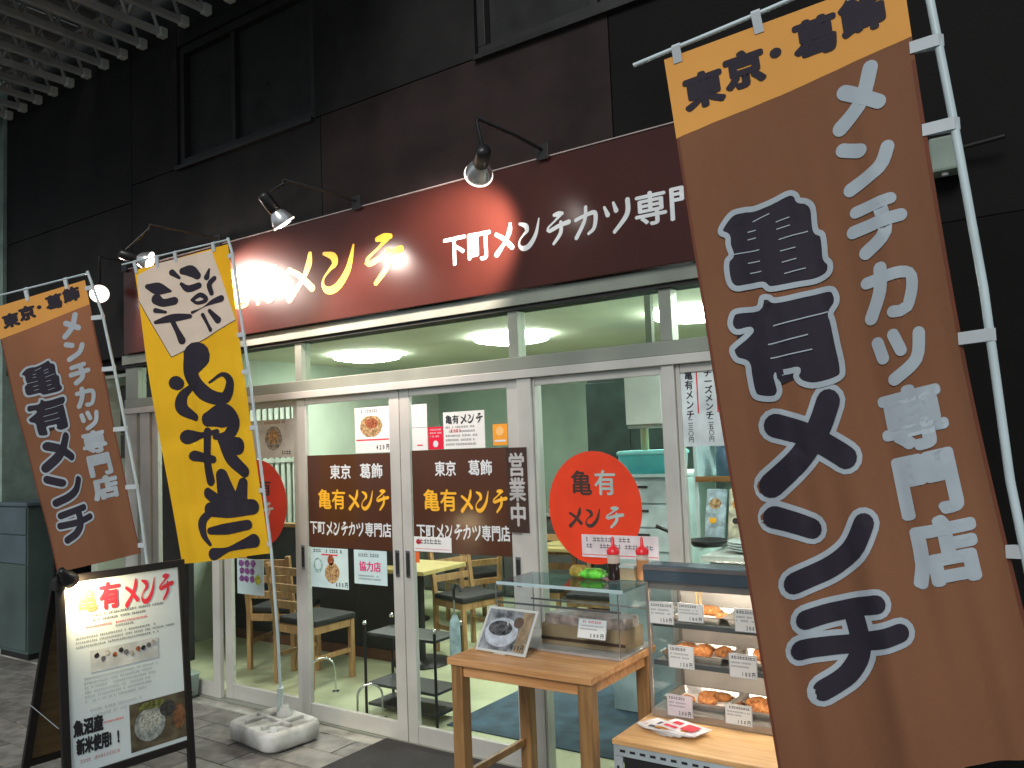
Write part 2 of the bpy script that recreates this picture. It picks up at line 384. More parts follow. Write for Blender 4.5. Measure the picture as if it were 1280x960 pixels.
g = G(); g.lathe([(.0, 0), (.012, 0), (.012, .01)], 12, (0, -.02, -.012)); part('lens', g, WHT, t)

# ---------------------------------------------------------------- sign board
sb = thing('sign_board', 'long glossy red brown shop fascia sign with yellow and white brush lettering', 'sign', (.9, -.08, 2.385))
g = G(); g.box(-1.78, 3.52, -.08, -.002, 2.388, 3.018, .003); part('panel', g, SIGN, sb, world=True)
g = G(); g.box(-1.79, 3.53, -.086, -.001, 3.0185, 3.0245, .001); part('top_trim', g, M('sign_trim', (.50, .42, .40), rough=.35, metal=.3), sb, world=True)
def wtext(body, x0, x1, z0, h, mat, par, y, **k):
    L = Vector(par.location); return text(body, x0-L.x, z0-L.z, h, mat, par, width=x1-x0, y=y-L.y, **k)
wtext('亀有', -.60, -.03, 2.555, .285, YEL, sb, -.0815, bold=.03)
wtext('メンチ', .0, 1.03, 2.545, .285, YEL, sb, -.0815, style='brush', bold=-.03)
wtext('下町', 1.30, 1.62, 2.565, .175, WHT, sb, -.0815, bold=.035)
wtext('メンチカツ', 1.62, 2.42, 2.575, .16, WHT, sb, -.0815, style='brush', bold=-.02)
wtext('専門店', 2.43, 2.93, 2.575, .165, WHT, sb, -.0815, bold=.035)

# ---------------------------------------------------------------- spot lamps over the sign
def spot_lamp(x, y, z, aim, label, arm_z=3.055, watts=40, mount=None, size=R(75)):
    """x, y, z: centre of the reflector rim; aim: world point lit"""
    t = thing('sign_spot_lamp', label, 'spot lamp', (x, -.085, arm_z-.02), 0, 'spot lamps on arms above the sign')
    mx = (mount if mount is not None else x)
    d = (Vector(aim)-Vector((x, y, z))).normalized(); back = Vector((x, y, z))-d*.16
    g = G(); g.tube([(mx, -.09, arm_z), (mx+(x-mx)*.5, y*.5, arm_z+.03), (x, y, arm_z+.045), (x, y+.0, arm_z+.02), back+Vector((0, 0, .02))], .009, 8); part('arm', g, BLACK, t, world=True)
    g = G(); g.box(mx-.035, mx+.035, -.10, -.093, arm_z-.05, arm_z+.03, .002); part('mount_plate', g, BLACK, t, world=True)
    q = (-d).to_track_quat('Z', 'Y').to_matrix().to_4x4(); q.translation = Vector((x, y, z))
    g = G(); g.lathe([(.0, .19), (.030, .185), (.034, .17), (.034, .08), (.028, .075)], 20, mat=q); part('socket', g, BLACK, t, world=True)
    g = G(); g.lathe([(.026, .078), (.045, .055), (.060, .02), (.063, .0), (.060, -.006), (.055, .0)], 28, mat=q); part('reflector', g, M('lamp_reflector', (.80, .80, .82), rough=.25, metal=.8, var=.05), t, world=True)
    g = G(); g.lathe([(.0605, .003), (.0655, .001), (.0665, -.004), (.0625, -.008), (.0585, -.005)], 32, mat=q); part('glass_rim', g, M('glowing_glass_rim', (1, .90, .80), var=0, emit=1.6), t, world=True)
    g = G(); g.lathe([(.056, -.002), (.03, -.012), (.0, -.014)], 28, mat=q); part('bulb_face', g, M('lit_bulb', (1, .93, .86), var=0, emit=30), t, world=True)
    ld = bpy.data.lights.new('spot_light', 'SPOT'); ld.energy = watts; ld.color = (1, .80, .70); ld.spot_size = size; ld.spot_blend = .7; ld.shadow_soft_size = .05
    lo = bpy.data.objects.new('spot_light', ld); COL.objects.link(lo); lo.parent = t
    L = Vector(t.location); mm = q.copy(); mm.translation = Vector((x, y, z))+d*.03-L; lo.matrix_local = mm
spot_lamp(1.885, -.53, 2.84, (1.44, -.08, 2.66), 'lit sign lamp hanging just left above the small white characters', mount=1.96, watts=190, size=R(76))
spot_lamp(.56, -.53, 2.86, (.74, -.05, 2.2), 'sign lamp with silver rim above the yellow characters', mount=.68, watts=95, size=R(98))
spot_lamp(-.76, -.50, 2.86, (-.30, -.08, 2.66), 'sign lamp hidden behind the top of the yellow banner', mount=-.62, watts=240, size=R(66))
spot_lamp(-1.77, -.27, 2.82, (-1.15, -.62, 2.50), 'bare bright lamp between the two left banners', mount=-1.74, watts=60, size=R(165))

# ---------------------------------------------------------------- shop front frame
sf = thing('shopfront_frame', 'pale aluminium frame of the glazed shop front with transom panes', 'shop front', (.8, 0, 0))
def fx(x0, x1, y0, y1, z0, z1, mat=ALU, nm='post', bev=.003, par=None): return bx(x0, x1, y0, y1, z0, z1, mat, nm, bev, par or sf)
X0, X1 = -1.86, 3.555
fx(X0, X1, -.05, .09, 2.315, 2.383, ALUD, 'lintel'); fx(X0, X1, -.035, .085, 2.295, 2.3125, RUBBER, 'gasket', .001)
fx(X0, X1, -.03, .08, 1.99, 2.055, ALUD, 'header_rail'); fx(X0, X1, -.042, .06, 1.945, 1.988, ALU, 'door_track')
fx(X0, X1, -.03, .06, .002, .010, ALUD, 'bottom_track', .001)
for x0, x1 in ((-1.86, -1.70), (-1.66, -1.54), (1.705, 1.79), (2.50, 2.56), (3.48, 3.555)):
    fx(x0, x1, -.03, .07, .011, 1.944, ALU if x0 > -1.7 else M('pale_post', (.50, .52, .50), rough=.4, var=.08), 'post')
mul = [-1.70, -.78, .065, 1.69, 2.53, 3.48]
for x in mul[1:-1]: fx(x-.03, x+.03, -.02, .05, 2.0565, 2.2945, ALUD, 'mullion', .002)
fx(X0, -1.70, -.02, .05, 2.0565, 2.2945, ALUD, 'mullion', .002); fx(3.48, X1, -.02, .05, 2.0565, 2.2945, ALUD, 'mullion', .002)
for a, b in zip(mul[:-1], mul[1:]):
    fx(a+(.031 if a > -1.7 else .001), b-(.031 if b < 3.4 else .001), .012, .018, 2.056, 2.294, GLASSD, 'transom_pane', 0)

def sliding_door(x0, x1, y, label, sw=.075, handles='lr', cat='sliding door', bottom=.095, name='sliding_door', z0=.011, group='glazed sliding doors'):
    t = thing(name, label, cat, ((x0+x1)/2, y, z0), 0, group)
    B = lambda a, b, c, d, mat, nm, bev=.003, par=None, ya=-.015, yb=.015: part(nm, G().box(a, b, y+ya, y+yb, c, d, bev), mat, par or t, world=True)
    B(x0, x0+sw, z0, 1.943, ALU, 'stile'); B(x1-sw, x1, z0, 1.943, ALU, 'stile')
    B(x0+sw+.001, x1-sw-.001, z0, z0+bottom, ALU, 'bottom_rail', ya=-.013, yb=.013); B(x0+sw+.001, x1-sw-.001, 1.905, 1.943, ALU, 'top_rail', ya=-.013, yb=.013)
    B(x0+sw-.004, x1-sw+.004, z0+bottom-.003, 1.908, GLASS, 'pane', 0, ya=-.003, yb=.003)
    for s in handles:
        hx = x0+sw*.5 if s == 'l' else x1-sw*.5
        h = B(hx-.016, hx+.016, .90, 1.05, CHROME, 'handle', .004, ya=-.019, yb=-.0155); B(hx-.009, hx+.009, .915, 1.035, RUBBER, 'handle_recess', .002, h, ya=-.0205, yb=-.0192)
    return t
dZ = sliding_door(-1.535, -.765, .0, 'glazed end door mostly hidden behind the yellow banner', handles='')
dA = sliding_door(-.755, .030, .035, 'glazed door with half a red oval right of the yellow banner', sw=.07, handles='')
dB = sliding_door(.034, .886, .0, 'glazed door with bowl poster and brown print left of the meeting stiles', handles='lr')
dC = sliding_door(.892, 1.702, .0, 'glazed door right of the meeting stiles with a brown print and a red square notice', sw=.07, handles='lr')
dD = sliding_door(1.792, 2.498, .0, 'large window pane carrying the full red oval', sw=.012, handles='', cat='window', name='fixed_window', bottom=.02, group='fixed panes right of the doors')
dE = sliding_door(2.562, 3.475, .0, 'kitchen window pane behind the showcase and the big banner', sw=.02, handles='', cat='window', name='fixed_window', bottom=.02, group='fixed panes right of the doors')

# ---------------------------------------------------------------- prints and posters on the glass
def poster(name, label, cat, x0, x1, z0, z1, mat, y=-.006, th=.0015, group=None, parts=None):
    t = thing(name, label, cat, ((x0+x1)/2, y, z0), 0, group)
    g = G(); g.box(x0, x1, y, y+th, z0, z1); part('sheet', g, mat, t, world=True)
    return t
def ptext(t, body, x0, x1, z0, h, mat, **k):
    L = t.location; return text(body, x0-L.x, z0-L.z, h, mat, t, width=x1-x0, y=-.0008, **k)
def pvert(t, body, x, z1, h, wd, mat, **k):
    L = t.location; return text(body, x-L.x, z1-L.z, h, mat, t, width=wd, y=-.0008, vertical=True, **k)
def plines(t, x0, x1, z0, z1, rows, mat, seed=1, **k):
    L = t.location; return lines(x0-L.x, x1-L.x, z0-L.z, z1-L.z, rows, mat, t, y=-.0008, seed=seed, **k)
def pell(t, cx, cz, rx, rz, mat, y=-.0008, **k):
    L = t.location; return ell(cx-L.x, cz-L.z, rx, rz, mat, t, y=y, **k)
def prect(t, x0, x1, z0, z1, mat, y=-.0006):
    L = t.location; return rect(x0-L.x, x1-L.x, z0-L.z, z1-L.z, mat, t, y=y)
TOKYO = '東京'; KATSU = '葛飾'
b = poster('door_print', 'brown print with yellow and white lettering on the left door of the pair', 'door print', .113, .808, 1.04, 1.592, BROWNP)
ptext(b, TOKYO, .31, .49, 1.445, .09, WHT, bold=.035); ptext(b, KATSU, .56, .745, 1.447, .09, WHT, bold=.035)
ptext(b, '亀有', .20, .44, 1.265, .125, YEL, bold=.03); ptext(b, 'メンチ', .45, .79, 1.265, .12, YEL, style='brush', bold=0)
ptext(b, '下町', .125, .26, 1.115, .085, WHT, bold=.035); ptext(b, 'メンチカツ', .265, .58, 1.115, .08, WHT, style='brush'); ptext(b, '専門店', .59, .80, 1.113, .085, WHT, bold=.035)
b = poster('door_print', 'brown print with yellow and white lettering beside the open sign on the right door', 'door print', .966, 1.624, 1.045, 1.600, BROWNP)
ptext(b, TOKYO, 1.13, 1.28, 1.455, .085, WHT, bold=.035); ptext(b, KATSU, 1.36, 1.52, 1.457, .085, WHT, bold=.035)
ptext(b, '亀有', 1.04, 1.28, 1.265, .125, YEL, bold=.03); ptext(b, 'メンチ', 1.29, 1.61, 1.265, .12, YEL, style='brush', bold=0)
ptext(b, '下町', .985, 1.12, 1.120, .08, WHT, bold=.035); ptext(b, 'メンチカツ', 1.125, 1.43, 1.120, .08, WHT, style='brush'); ptext(b, '専門店', 1.435, 1.62, 1.118, .085, WHT, bold=.035)
op = poster('open_plate', 'narrow brown upright open plate hung on the stile between door and oval window', 'sign', 1.628, 1.752, 1.172, 1.598, M('plate_brown', (.05, .025, .018), rough=.4), y=-.034, th=.008)
pvert(op, '営業中', 1.638, 1.575, .125, .104, M('plate_grey_letter', (.50, .50, .50), rough=.5), bold=.04)
FO1 = M('printed_bowl', (.45, .30, .14), rough=.5, var=.5, scale=60, dark=(.10, .05, .02)); FO2 = M('printed_grey_bowl', (.30, .31, .28), rough=.5, var=.5, scale=60, dark=(.08, .06, .05)); GRN = M('printed_garnish', (.35, .10, .04), rough=.5, var=.4, scale=80)
p = poster('menu_poster', 'white bowl menu poster at the upper right of the left door pane', 'poster', .53, .81, 1.596, 1.86, PAPER)
pell(p, .66, 1.75, .088, .062, FO1, wob=.05); pell(p, .665, 1.765, .05, .03, GRN, y=-.0011, wob=.1); plines(p, .58, .74, 1.825, 1.85, 1, INK, 3, fill=.8); prect(p, .54, .80, 1.667, 1.675, PINK); ptext(p, '420円', .70, .80, 1.610, .036, INK, bold=.03)
p = poster('menu_poster', 'tiny white hanging notice beside the red square on the right door', 'notice', .974, 1.085, 1.60, 1.855, PAPER); prect(p, .974, 1.085, 1.725, 1.727, GREYINK); prect(p, 1.01, 1.05, 1.625, 1.632, PINK)
p = poster('red_notice', 'small crimson square notice above the brown print of the right door', 'notice', 1.092, 1.195, 1.602, 1.725, M('crimson_print', (.75, .01, .05), rough=.4, var=.04)); pell(p, 1.143, 1.632, .018, .018, WHT); plines(p, 1.105, 1.185, 1.66, 1.715, 3, WHT, 4)
p = poster('price_poster', 'white price list poster with black heading on the right door', 'poster', 1.2, 1.478, 1.602, 1.80, PAPER)
ptext(p, '亀有', 1.215, 1.31, 1.735, .05, INK, bold=.03); ptext(p, 'メンチ', 1.315, 1.47, 1.735, .05, INK, style='brush'); plines(p, 1.215, 1.46, 1.61, 1.725, 5, GREYINK, 5); plines(p, 1.25, 1.34, 1.685, 1.71, 1, PINK, 6, fill=.8)
p = poster('orange_sticker', 'orange sticker at the upper right corner of the right door', 'sticker', 1.53, 1.622, 1.612, 1.722, M('orange_print', (.90, .36, .03), rough=.45, var=.04)); prect(p, 1.54, 1.612, 1.63, 1.64, WHT); pell(p, 1.575, 1.685, .025, .025, M('orange_pale', (.95, .55, .2)))
p = poster('menu_poster', 'pale menu poster with brown food picture low on the left door', 'poster', .125, .445, .800, 1.036, PAPERB)
pell(p, .31, .89, .062, .06, FO1, wob=.08); pell(p, .30, .965, .028, .03, GRN); pell(p, .19, .93, .04, .045, M('printed_pale_green', (.35, .55, .50), var=.3, scale=50)); pell(p, .19, .935, .026, .03, PAPERB, y=-.0011); plines(p, .15, .42, 1.005, 1.03, 1, INK, 8, fill=.8); prect(p, .22, .36, .992, 1.0, PINK); ptext(p, '600円', .34, .44, .808, .036, INK, bold=.035)
p = poster('member_poster', 'pale member shop poster with pink characters low beside the meeting stiles', 'poster', .495, .755, .842, 1.036, PAPERB)
ptext(p, '協力店', .535, .71, .915, .06, M('pink_ink', (.75, .05, .22), rough=.5), bold=.04); plines(p, .53, .72, .995, 1.02, 1, GREYINK, 9, fill=.8); plines(p, .53, .72, .86, .895, 2, GREYINK, 10)
p = poster('notice_strip', 'narrow white notice strip under the right brown print', 'notice', .966, 1.232, 1.048, 1.128, PAPER, y=-.009); plines(p, .99, 1.215, 1.085, 1.118, 1, GREYINK, 11, fill=.8); prect(p, .975, 1.22, 1.062, 1.064, PINK); pell(p, 1.0, 1.10, .018, .014, PINK)
p = poster('orange_tag', 'small orange tag just under the notice strip at the meeting stile', 'tag', .972, 1.0, .985, 1.044, M('orange_red_print', (.85, .16, .04), rough=.45))
# left door
p = poster('menu_poster', 'white bowl poster right of the yellow banner', 'poster', -.60, -.045, 1.585, 1.83, M('cool_white_paper', (.62, .66, .66), rough=.6), y=.028)
pell(p, -.24, 1.71, .082, .078, FO2, wob=.04); pell(p, -.24, 1.72, .055, .045, FO1, y=-.0011); plines(p, -.16, -.06, 1.60, 1.63, 1, INK, 12, fill=.8); plines(p, -.33, -.12, 1.80, 1.82, 1, GRN, 13, fill=.8)
def oval(cx, cz, rx, rz, y, label):
    t = thing('red_oval_sticker', label, 'sticker', (cx, y, cz), 0, 'red oval window stickers')
    g = G(); n = 64; g.prism([(cx+rx*math.cos(2*math.pi*k/n), cz+rz*math.sin(2*math.pi*k/n)) for k in range(n)], .001, 'y', y); part('disc', g, REDP, t, world=True); return t
o1 = oval(2.108, 1.300, .252, .268, -.006, 'full red oval sticker on the window above the sauce bottles')
DKG = M('oval_dark_letter', (.05, .03, .025), rough=.5); PLG = M('oval_pale_letter', (.40, .52, .50), rough=.4)
ptext(o1, '亀', 1.985, 2.105, 1.355, .125, DKG, bold=.03); ptext(o1, '有', 2.115, 2.235, 1.355, .125, PLG, bold=.03)
ptext(o1, 'メン', 1.955, 2.155, 1.205, .095, DKG, style='brush'); ptext(o1, 'チ', 2.16, 2.27, 1.205, .10, PLG, style='brush')
o2 = oval(-.41, 1.29, .285, .285, .028, 'red oval sticker half covered by the yellow banner')
ptext(o2, 'チ', -.36, -.25, 1.20, .10, WHT, style='brush'); ptext(o2, '有', -.40, -.27, 1.34, .11, DKG, bold=.03)
p = poster('notice_strip', 'wide white notice overlapping the lower edge of the red oval', 'notice', 2.035, 2.434, 1.066, 1.172, M('pinkish_paper', (.78, .70, .74), rough=.5), y=-.009)
plines(p, 2.06, 2.42, 1.10, 1.162, 2, GREYINK, 15, fill=.65); prect(p, 2.04, 2.43, 1.076, 1.079, PINK)
p = poster('flower_poster', 'purple and yellow flower poster just below the yellow banner', 'poster', -.63, -.36, .70, .93, PAPERB, y=.028)
for k in range(9): pell(p, -.58+.055*(k % 3)+rnd.uniform(-.01, .01), .80+.05*(k//3), .026, .022, M('purple_print', (.30, .10, .36), rough=.5, var=.4, scale=60), wob=.2, y=-.0008-k*.0001)
pell(p, -.42, .80, .03, .03, M('yellow_green_print', (.6, .62, .05), rough=.5, var=.3, scale=60), wob=.2, y=-.0018)
p = poster('menu_scroll', 'tall white menu sheet with vertical writing hung beside the banner edge', 'poster', 2.57, 2.86, 1.575, 1.952, M('cool_white_paper2', (.72, .82, .84), rough=.55), y=-.006)
for k, (xx, s) in enumerate(((2.60, '亀有メンチ'), (2.69, 'チーズメンチ'))):
    pvert(p, s, xx, 1.915, .044 if k == 0 else .037, .040, INK, bold=.03); 
prect(p, 2.655, 2.661, 1.72, 1.94, PINK); prect(p, 2.745, 2.751, 1.72, 1.94, PINK); prect(p, 2.572, 2.580, 1.60, 1.95, PINK)
pvert(p, '二三〇円', 2.605, 1.70, .027, .026, GREYINK); pvert(p, '二五〇円', 2.70, 1.70, .027, .026, GREYINK)

# ---------------------------------------------------------------- cloth banners
KAME_POLY=[[0.1277,0.272],[0.1399,0.263],[0.1877,0.2501],[0.2402,0.2479],[0.2874,0.25],[0.367,0.2464],[0.4373,0.242],[0.4632,0.2464],[0.4715,0.2542],[0.5018,0.2591],[0.5234,0.2712],[0.5202,0.3008],[0.544,0.3103],[0.5451,0.3265],[0.5414,0.343],[0.5553,0.3527],[0.542,0.3649],[0.4874,0.3695],[0.3923,0.3673],[0.2957,0.3641],[0.2654,0.3549],[0.2064,0.3548],[0.1561,0.3538],[0.1311,0.3445],[0.1274,0.3258],[0.1364,0.3126],[0.1574,0.3067],[0.1513,0.2929],[0.1537,0.2799]]
KAME_LINES=[[[0.269,0.267,0.0038],[0.341,0.262,0.0037]],[[0.241,0.2796,0.0038],[0.273,0.2793,0.0038]],[[0.236,0.2901,0.0038],[0.268,0.2897,0.0038]],[[0.365,0.2758,0.0037],[0.421,0.2745,0.0037]],[[0.362,0.2859,0.0037],[0.418,0.2854,0.0037]],[[0.365,0.3005,0.0037],[0.487,0.2996,0.0036]],[[0.16,0.3069,0.0038],[0.274,0.3069,0.0037]],[[0.363,0.3167,0.0037],[0.426,0.3172,0.0036]],[[0.222,0.3224,0.0038],[0.269,0.3224,0.0037]],[[0.363,0.3326,0.0037],[0.422,0.3326,0.0036]],[[0.224,0.3369,0.0038],[0.268,0.3367,0.0037]],[[0.365,0.3486,0.0036],[0.454,0.3487,0.0036]]]
ARI_POLY=[[0.1164,0.3902],[0.141,0.3845],[0.2287,0.3861],[0.254,0.3728],[0.2842,0.3746],[0.3118,0.3813],[0.4324,0.3835],[0.5328,0.385],[0.5572,0.3946],[0.5533,0.4067],[0.5243,0.4175],[0.5276,0.4293],[0.5301,0.4584],[0.5327,0.4913],[0.5123,0.5039],[0.4175,0.5062],[0.3615,0.4995],[0.3405,0.4888],[0.353,0.4807],[0.3174,0.4796],[0.2626,0.4795],[0.2604,0.4911],[0.2603,0.5036],[0.2346,0.5109],[0.175,0.5066],[0.1544,0.4979],[0.151,0.4744],[0.149,0.4581],[0.1089,0.4498],[0.0961,0.4368],[0.1118,0.4308],[0.1677,0.4203],[0.1863,0.4133],[0.1271,0.4127],[0.1066,0.4024]]
ARI_LINES=[[[0.283,0.4142,0.0044],[0.512,0.4147,0.0042]],[[0.249,0.4376,0.0044],[0.417,0.4375,0.0043]],[[0.249,0.4567,0.0044],[0.424,0.4581,0.0042]]]
MENCHI=[[[0.452,0.5303,0.0584],[0.388,0.5648,0.0588],[0.292,0.5965,0.0597],[0.166,0.6235,0.061]],[[0.221,0.5468,0.0573],[0.339,0.5669,0.0557],[0.436,0.5928,0.0544],[0.481,0.6064,0.0537]],[[0.152,0.6651,0.0514],[0.292,0.6899,0.0497]],[[0.502,0.6928,0.0474],[0.435,0.7236,0.0479],[0.324,0.7442,0.0489],[0.186,0.7557,0.0502]],[[0.203,0.8047,0.0442],[0.36,0.7977,0.0428],[0.489,0.7929,0.0416]],[[0.166,0.8398,0.0443],[0.362,0.8408,0.0425],[0.554,0.8308,0.0408]],[[0.396,0.7992,0.046],[0.399,0.8462,0.0456],[0.331,0.8783,0.0461],[0.222,0.8952,0.047]]]
SMALL=[[[0.83,0.1128,0.0277],[0.775,0.1542,0.0278],[0.68,0.1798,0.0282]],[[0.717,0.1334,0.0282],[0.841,0.1622,0.0273]],[[0.677,0.2093,0.0261],[0.741,0.2187,0.0257]],[[0.847,0.226,0.0251],[0.801,0.2501,0.0252],[0.682,0.2655,0.0258]],[[0.688,0.2974,0.022],[0.826,0.2949,0.0213]],[[0.665,0.322,0.0238],[0.854,0.3198,0.0228]],[[0.779,0.2978,0.0251],[0.783,0.3358,0.0249],[0.701,0.3543,0.0252]],[[0.683,0.3933,0.0215],[0.846,0.3961,0.0208],[0.818,0.4376,0.0207],[0.761,0.4392,0.021]],[[0.742,0.38,0.0231],[0.726,0.4091,0.023],[0.677,0.4396,0.0231]],[[0.684,0.4725,0.0212],[0.694,0.4937,0.0211]],[[0.746,0.4679,0.0209],[0.764,0.4896,0.0208]],[[0.842,0.4737,0.0222],[0.814,0.5052,0.0222],[0.722,0.5235,0.0225]]]
OBENTO=[[[0.506,0.3364,0.1784],[0.432,0.3942,0.1018],[0.56,0.4632,0.0854],[0.756,0.4892,0.0709],[0.844,0.4434,0.0549],[0.772,0.4128,0.0265],[0.614,0.4288,0.0157]],[[0.252,0.4057,0.0829],[0.266,0.41,0.0782]],[[0.465,0.4227,0.0318],[0.305,0.4497,0.0575],[0.274,0.4946,0.0693],[0.404,0.5316,0.0458]],[[0.559,0.5466,0.0903],[0.713,0.544,0.1442],[0.82,0.5734,0.0884],[0.74,0.6095,0.0626],[0.607,0.6078,0.0317]],[[0.677,0.6235,0.054],[0.817,0.6488,0.1064]],[[0.679,0.6177,0.0562],[0.744,0.6859,0.0673],[0.855,0.7331,0.0712]],[[0.286,0.5897,0.088],[0.46,0.5936,0.0366],[0.634,0.5918,0.0316]],[[0.533,0.586,0.05],[0.48,0.6837,0.0574],[0.487,0.7441,0.0644]],[[0.321,0.6549,0.065],[0.556,0.6782,0.0456]],[[0.627,0.7332,0.0771],[0.649,0.8123,0.1247]],[[0.429,0.7835,0.0695],[0.586,0.8238,0.0778]],[[0.822,0.7669,0.0582],[0.773,0.8183,0.0765]],[[0.424,0.8357,0.0835],[0.655,0.8428,0.1023],[0.889,0.8478,0.0892]],[[0.503,0.8357,0.037],[0.331,0.8647,0.0516],[0.316,0.9136,0.0377],[0.372,0.9471,0.0235]],[[0.392,0.9045,0.0422],[0.588,0.9045,0.0644],[0.802,0.9017,0.0587]],[[0.405,0.9797,0.075],[0.599,0.969,0.0277],[0.844,0.9547,0.0811]]]
PATCH=[[0.0043,0.1073],[0.2511,0.3193],[0.9874,0.2506],[0.8251,0.0048],[0.2746,-0.0006],[0.025,0.0197]]
PATCHCH=[[[0.392,0.0423,0.0427],[0.459,0.0663,0.0221]],[[0.504,0.0471,0.0465],[0.586,0.0536,0.0712],[0.647,0.0749,0.0501]],[[0.47,0.0879,0.0255],[0.531,0.1093,0.0465],[0.645,0.1077,0.0419]],[[0.554,0.1487,0.0237],[0.644,0.1388,0.0336],[0.705,0.16,0.0301],[0.604,0.1629,0.0253],[0.554,0.1487,0.022]],[[0.778,0.0647,0.0165],[0.741,0.0884,0.0398]],[[0.818,0.0985,0.033],[0.757,0.1143,0.0373],[0.771,0.1443,0.0332]],[[0.862,0.1697,0.0453],[0.769,0.1731,0.0333],[0.653,0.1811,0.0084],[0.537,0.1894,0.0221]],[[0.638,0.2052,0.0287],[0.681,0.242,0.0252],[0.703,0.2604,0.0303]],[[0.722,0.1988,0.0284],[0.803,0.2361,0.0465]],[[0.116,0.0669,0.035],[0.225,0.0837,0.0779],[0.347,0.1015,0.0206]],[[0.193,0.1172,0.0696],[0.257,0.1348,0.052],[0.373,0.1371,0.0515]],[[0.166,0.1536,0.035],[0.269,0.1676,0.0208]],[[0.15,0.1931,0.0264],[0.33,0.1921,0.0518],[0.508,0.1999,0.0307]],[[0.319,0.199,0.0346],[0.352,0.2355,0.0346],[0.385,0.2722,0.0518]]]
class Cloth:
    def __init__(s, TL, TR, BR_, BL, W, H, waves, seed=0, side=None):
        s.c = [Vector(q) for q in (TL, TR, BR_, BL)]; s.W, s.H = W, H; s.waves = waves; s.side = side
        s.n = (s.c[1]-s.c[0]).cross(s.c[3]-s.c[0]).normalized()
        if s.n.y > 0: s.n = -s.n
    def disp(s, u, v):
        d = 0
        for amp, fu, fv, ph, v0, v1 in s.waves:
            env = 1 if v1 <= v0 else max(0, min(1, (v-v0)/(v1-v0)))
            d += amp*env*math.sin(fu*u+fv*v+ph)
        return d*min(1, v*6+.15)
    def pos(s, u, v, off=0.):
        a, b, c, d = s.c
        p = a*(1-u)*(1-v)+b*u*(1-v)+c*u*v+d*(1-u)*v
        if s.side: p = p+s.side(u, v)
        return p+s.n*(s.disp(u, v)+off)
    def sheet(s, nu, nv):
        g = G(); vs = [s.pos(i/nu, j/nv) for j in range(nv+1) for i in range(nu+1)]
        g.faces(vs, [(j*(nu+1)+i, j*(nu+1)+i+1, (j+1)*(nu+1)+i+1, (j+1)*(nu+1)+i) for j in range(nv) for i in range(nu)], True); return g
    def band(s, v0, v1, off, nu=24, u0=0, u1=1):
        g = G(); nv = max(2, int((v1-v0)*60)); vs = [s.pos(u0+(u1-u0)*i/nu, v0+(v1-v0)*j/nv, off) for j in range(nv+1) for i in range(nu+1)]
        g.faces(vs, [(j*(nu+1)+i, j*(nu+1)+i+1, (j+1)*(nu+1)+i+1, (j+1)*(nu+1)+i) for j in range(nv) for i in range(nu)], True); return g
def cut_map(g, cl, off, step=.03):
    """cut a flat shape in (metres across, metres down) into cells and lay it on the cloth"""
    b = g.bm; bmesh.ops.triangulate(b, faces=b.faces[:])
    xs = [v.co.x for v in b.verts]; ys = [v.co.y for v in b.verts]
    for lo, hi, ax in ((min(xs), max(xs), 0), (min(ys), max(ys), 1)):
        k = math.ceil(lo/step)
        while k*step < hi:
            no = (1, 0, 0) if ax == 0 else (0, 1, 0); co = (k*step, 0, 0) if ax == 0 else (0, k*step, 0)
            bmesh.ops.bisect_plane(b, geom=b.verts[:]+b.edges[:]+b.faces[:], plane_co=co, plane_no=no, dist=1e-6); k += 1
    for v in b.verts: v.co = cl.pos(v.co.x/cl.W, v.co.y/cl.H, off+v.co.z)
    b.normal_update()
    for f in b.faces:
        if f.normal.dot(cl.n) < 0: f.normal_flip()
        f.smooth = True
    return g
def strokes_on(cl, lst, off, extra=0., scale=1.):
    g = G()
    for i, s in enumerate(lst):
        v, f = stroke_poly([(u*cl.W, vv*cl.H, w_*scale+extra) for u, vv, w_ in s], .012, 7)
        g.faces([Vector((a, b_, i*.00012)) for a, b_ in v], f)
    return cut_map(g, cl, off, .05)
def poly_on(cl, pts, off):
    g = G(); g.faces([Vector((u*cl.W, v*cl.H, 0)) for u, v in pts], [tuple(range(len(pts)))]); return cut_map(g, cl, off, .03)
def chars_on(cl, items, off, bold, sx=1.):
    """items (char, u, v, size) centred"""
    g = G()
    for ch, u, v, s in items:
        vs, fs, lay = glyph2d(ch, 'font', bold)
        g.faces([Vector((u*cl.W+(a-.5)*s*sx, v*cl.H-(b_-.5)*s, l*.0002)) for (a, b_), l in zip(vs, lay)], fs)
    return cut_map(g, cl, off, .04)
CLB = M('banner_brown_cloth', (.226, .103, .056), rough=.82, var=.05, scale=2, bump=.25, bscale=500, transl=.12, spec=.2)
CLBE = M('banner_hem_brown', (.17, .05, .025), rough=.85, var=.08, transl=.1)
CLO = M('banner_orange_cloth', (.82, .40, .10), rough=.82, var=.04, scale=2, bump=.25, bscale=500, transl=.12, spec=.2)
CLY = M('banner_yellow_cloth', (.84, .50, .022), rough=.82, var=.04, scale=2, bump=.25, bscale=500, transl=.25, spec=.2)
CLW = M('banner_white_print', (.80, .72, .62), rough=.82, var=.03, transl=.2, spec=.2)
BLU = M('banner_light_print', (.42, .49, .55), rough=.8, var=.04, transl=.1, spec=.2)
NAVY = M('banner_navy_print', (.022, .018, .030), rough=.75, var=.1, spec=.3)
POLE = M('white_plastic_pole', (.52, .64, .68), rough=.35, var=.05)
TAPE = M('white_tape', (.52, .58, .62), rough=.7, var=.05)
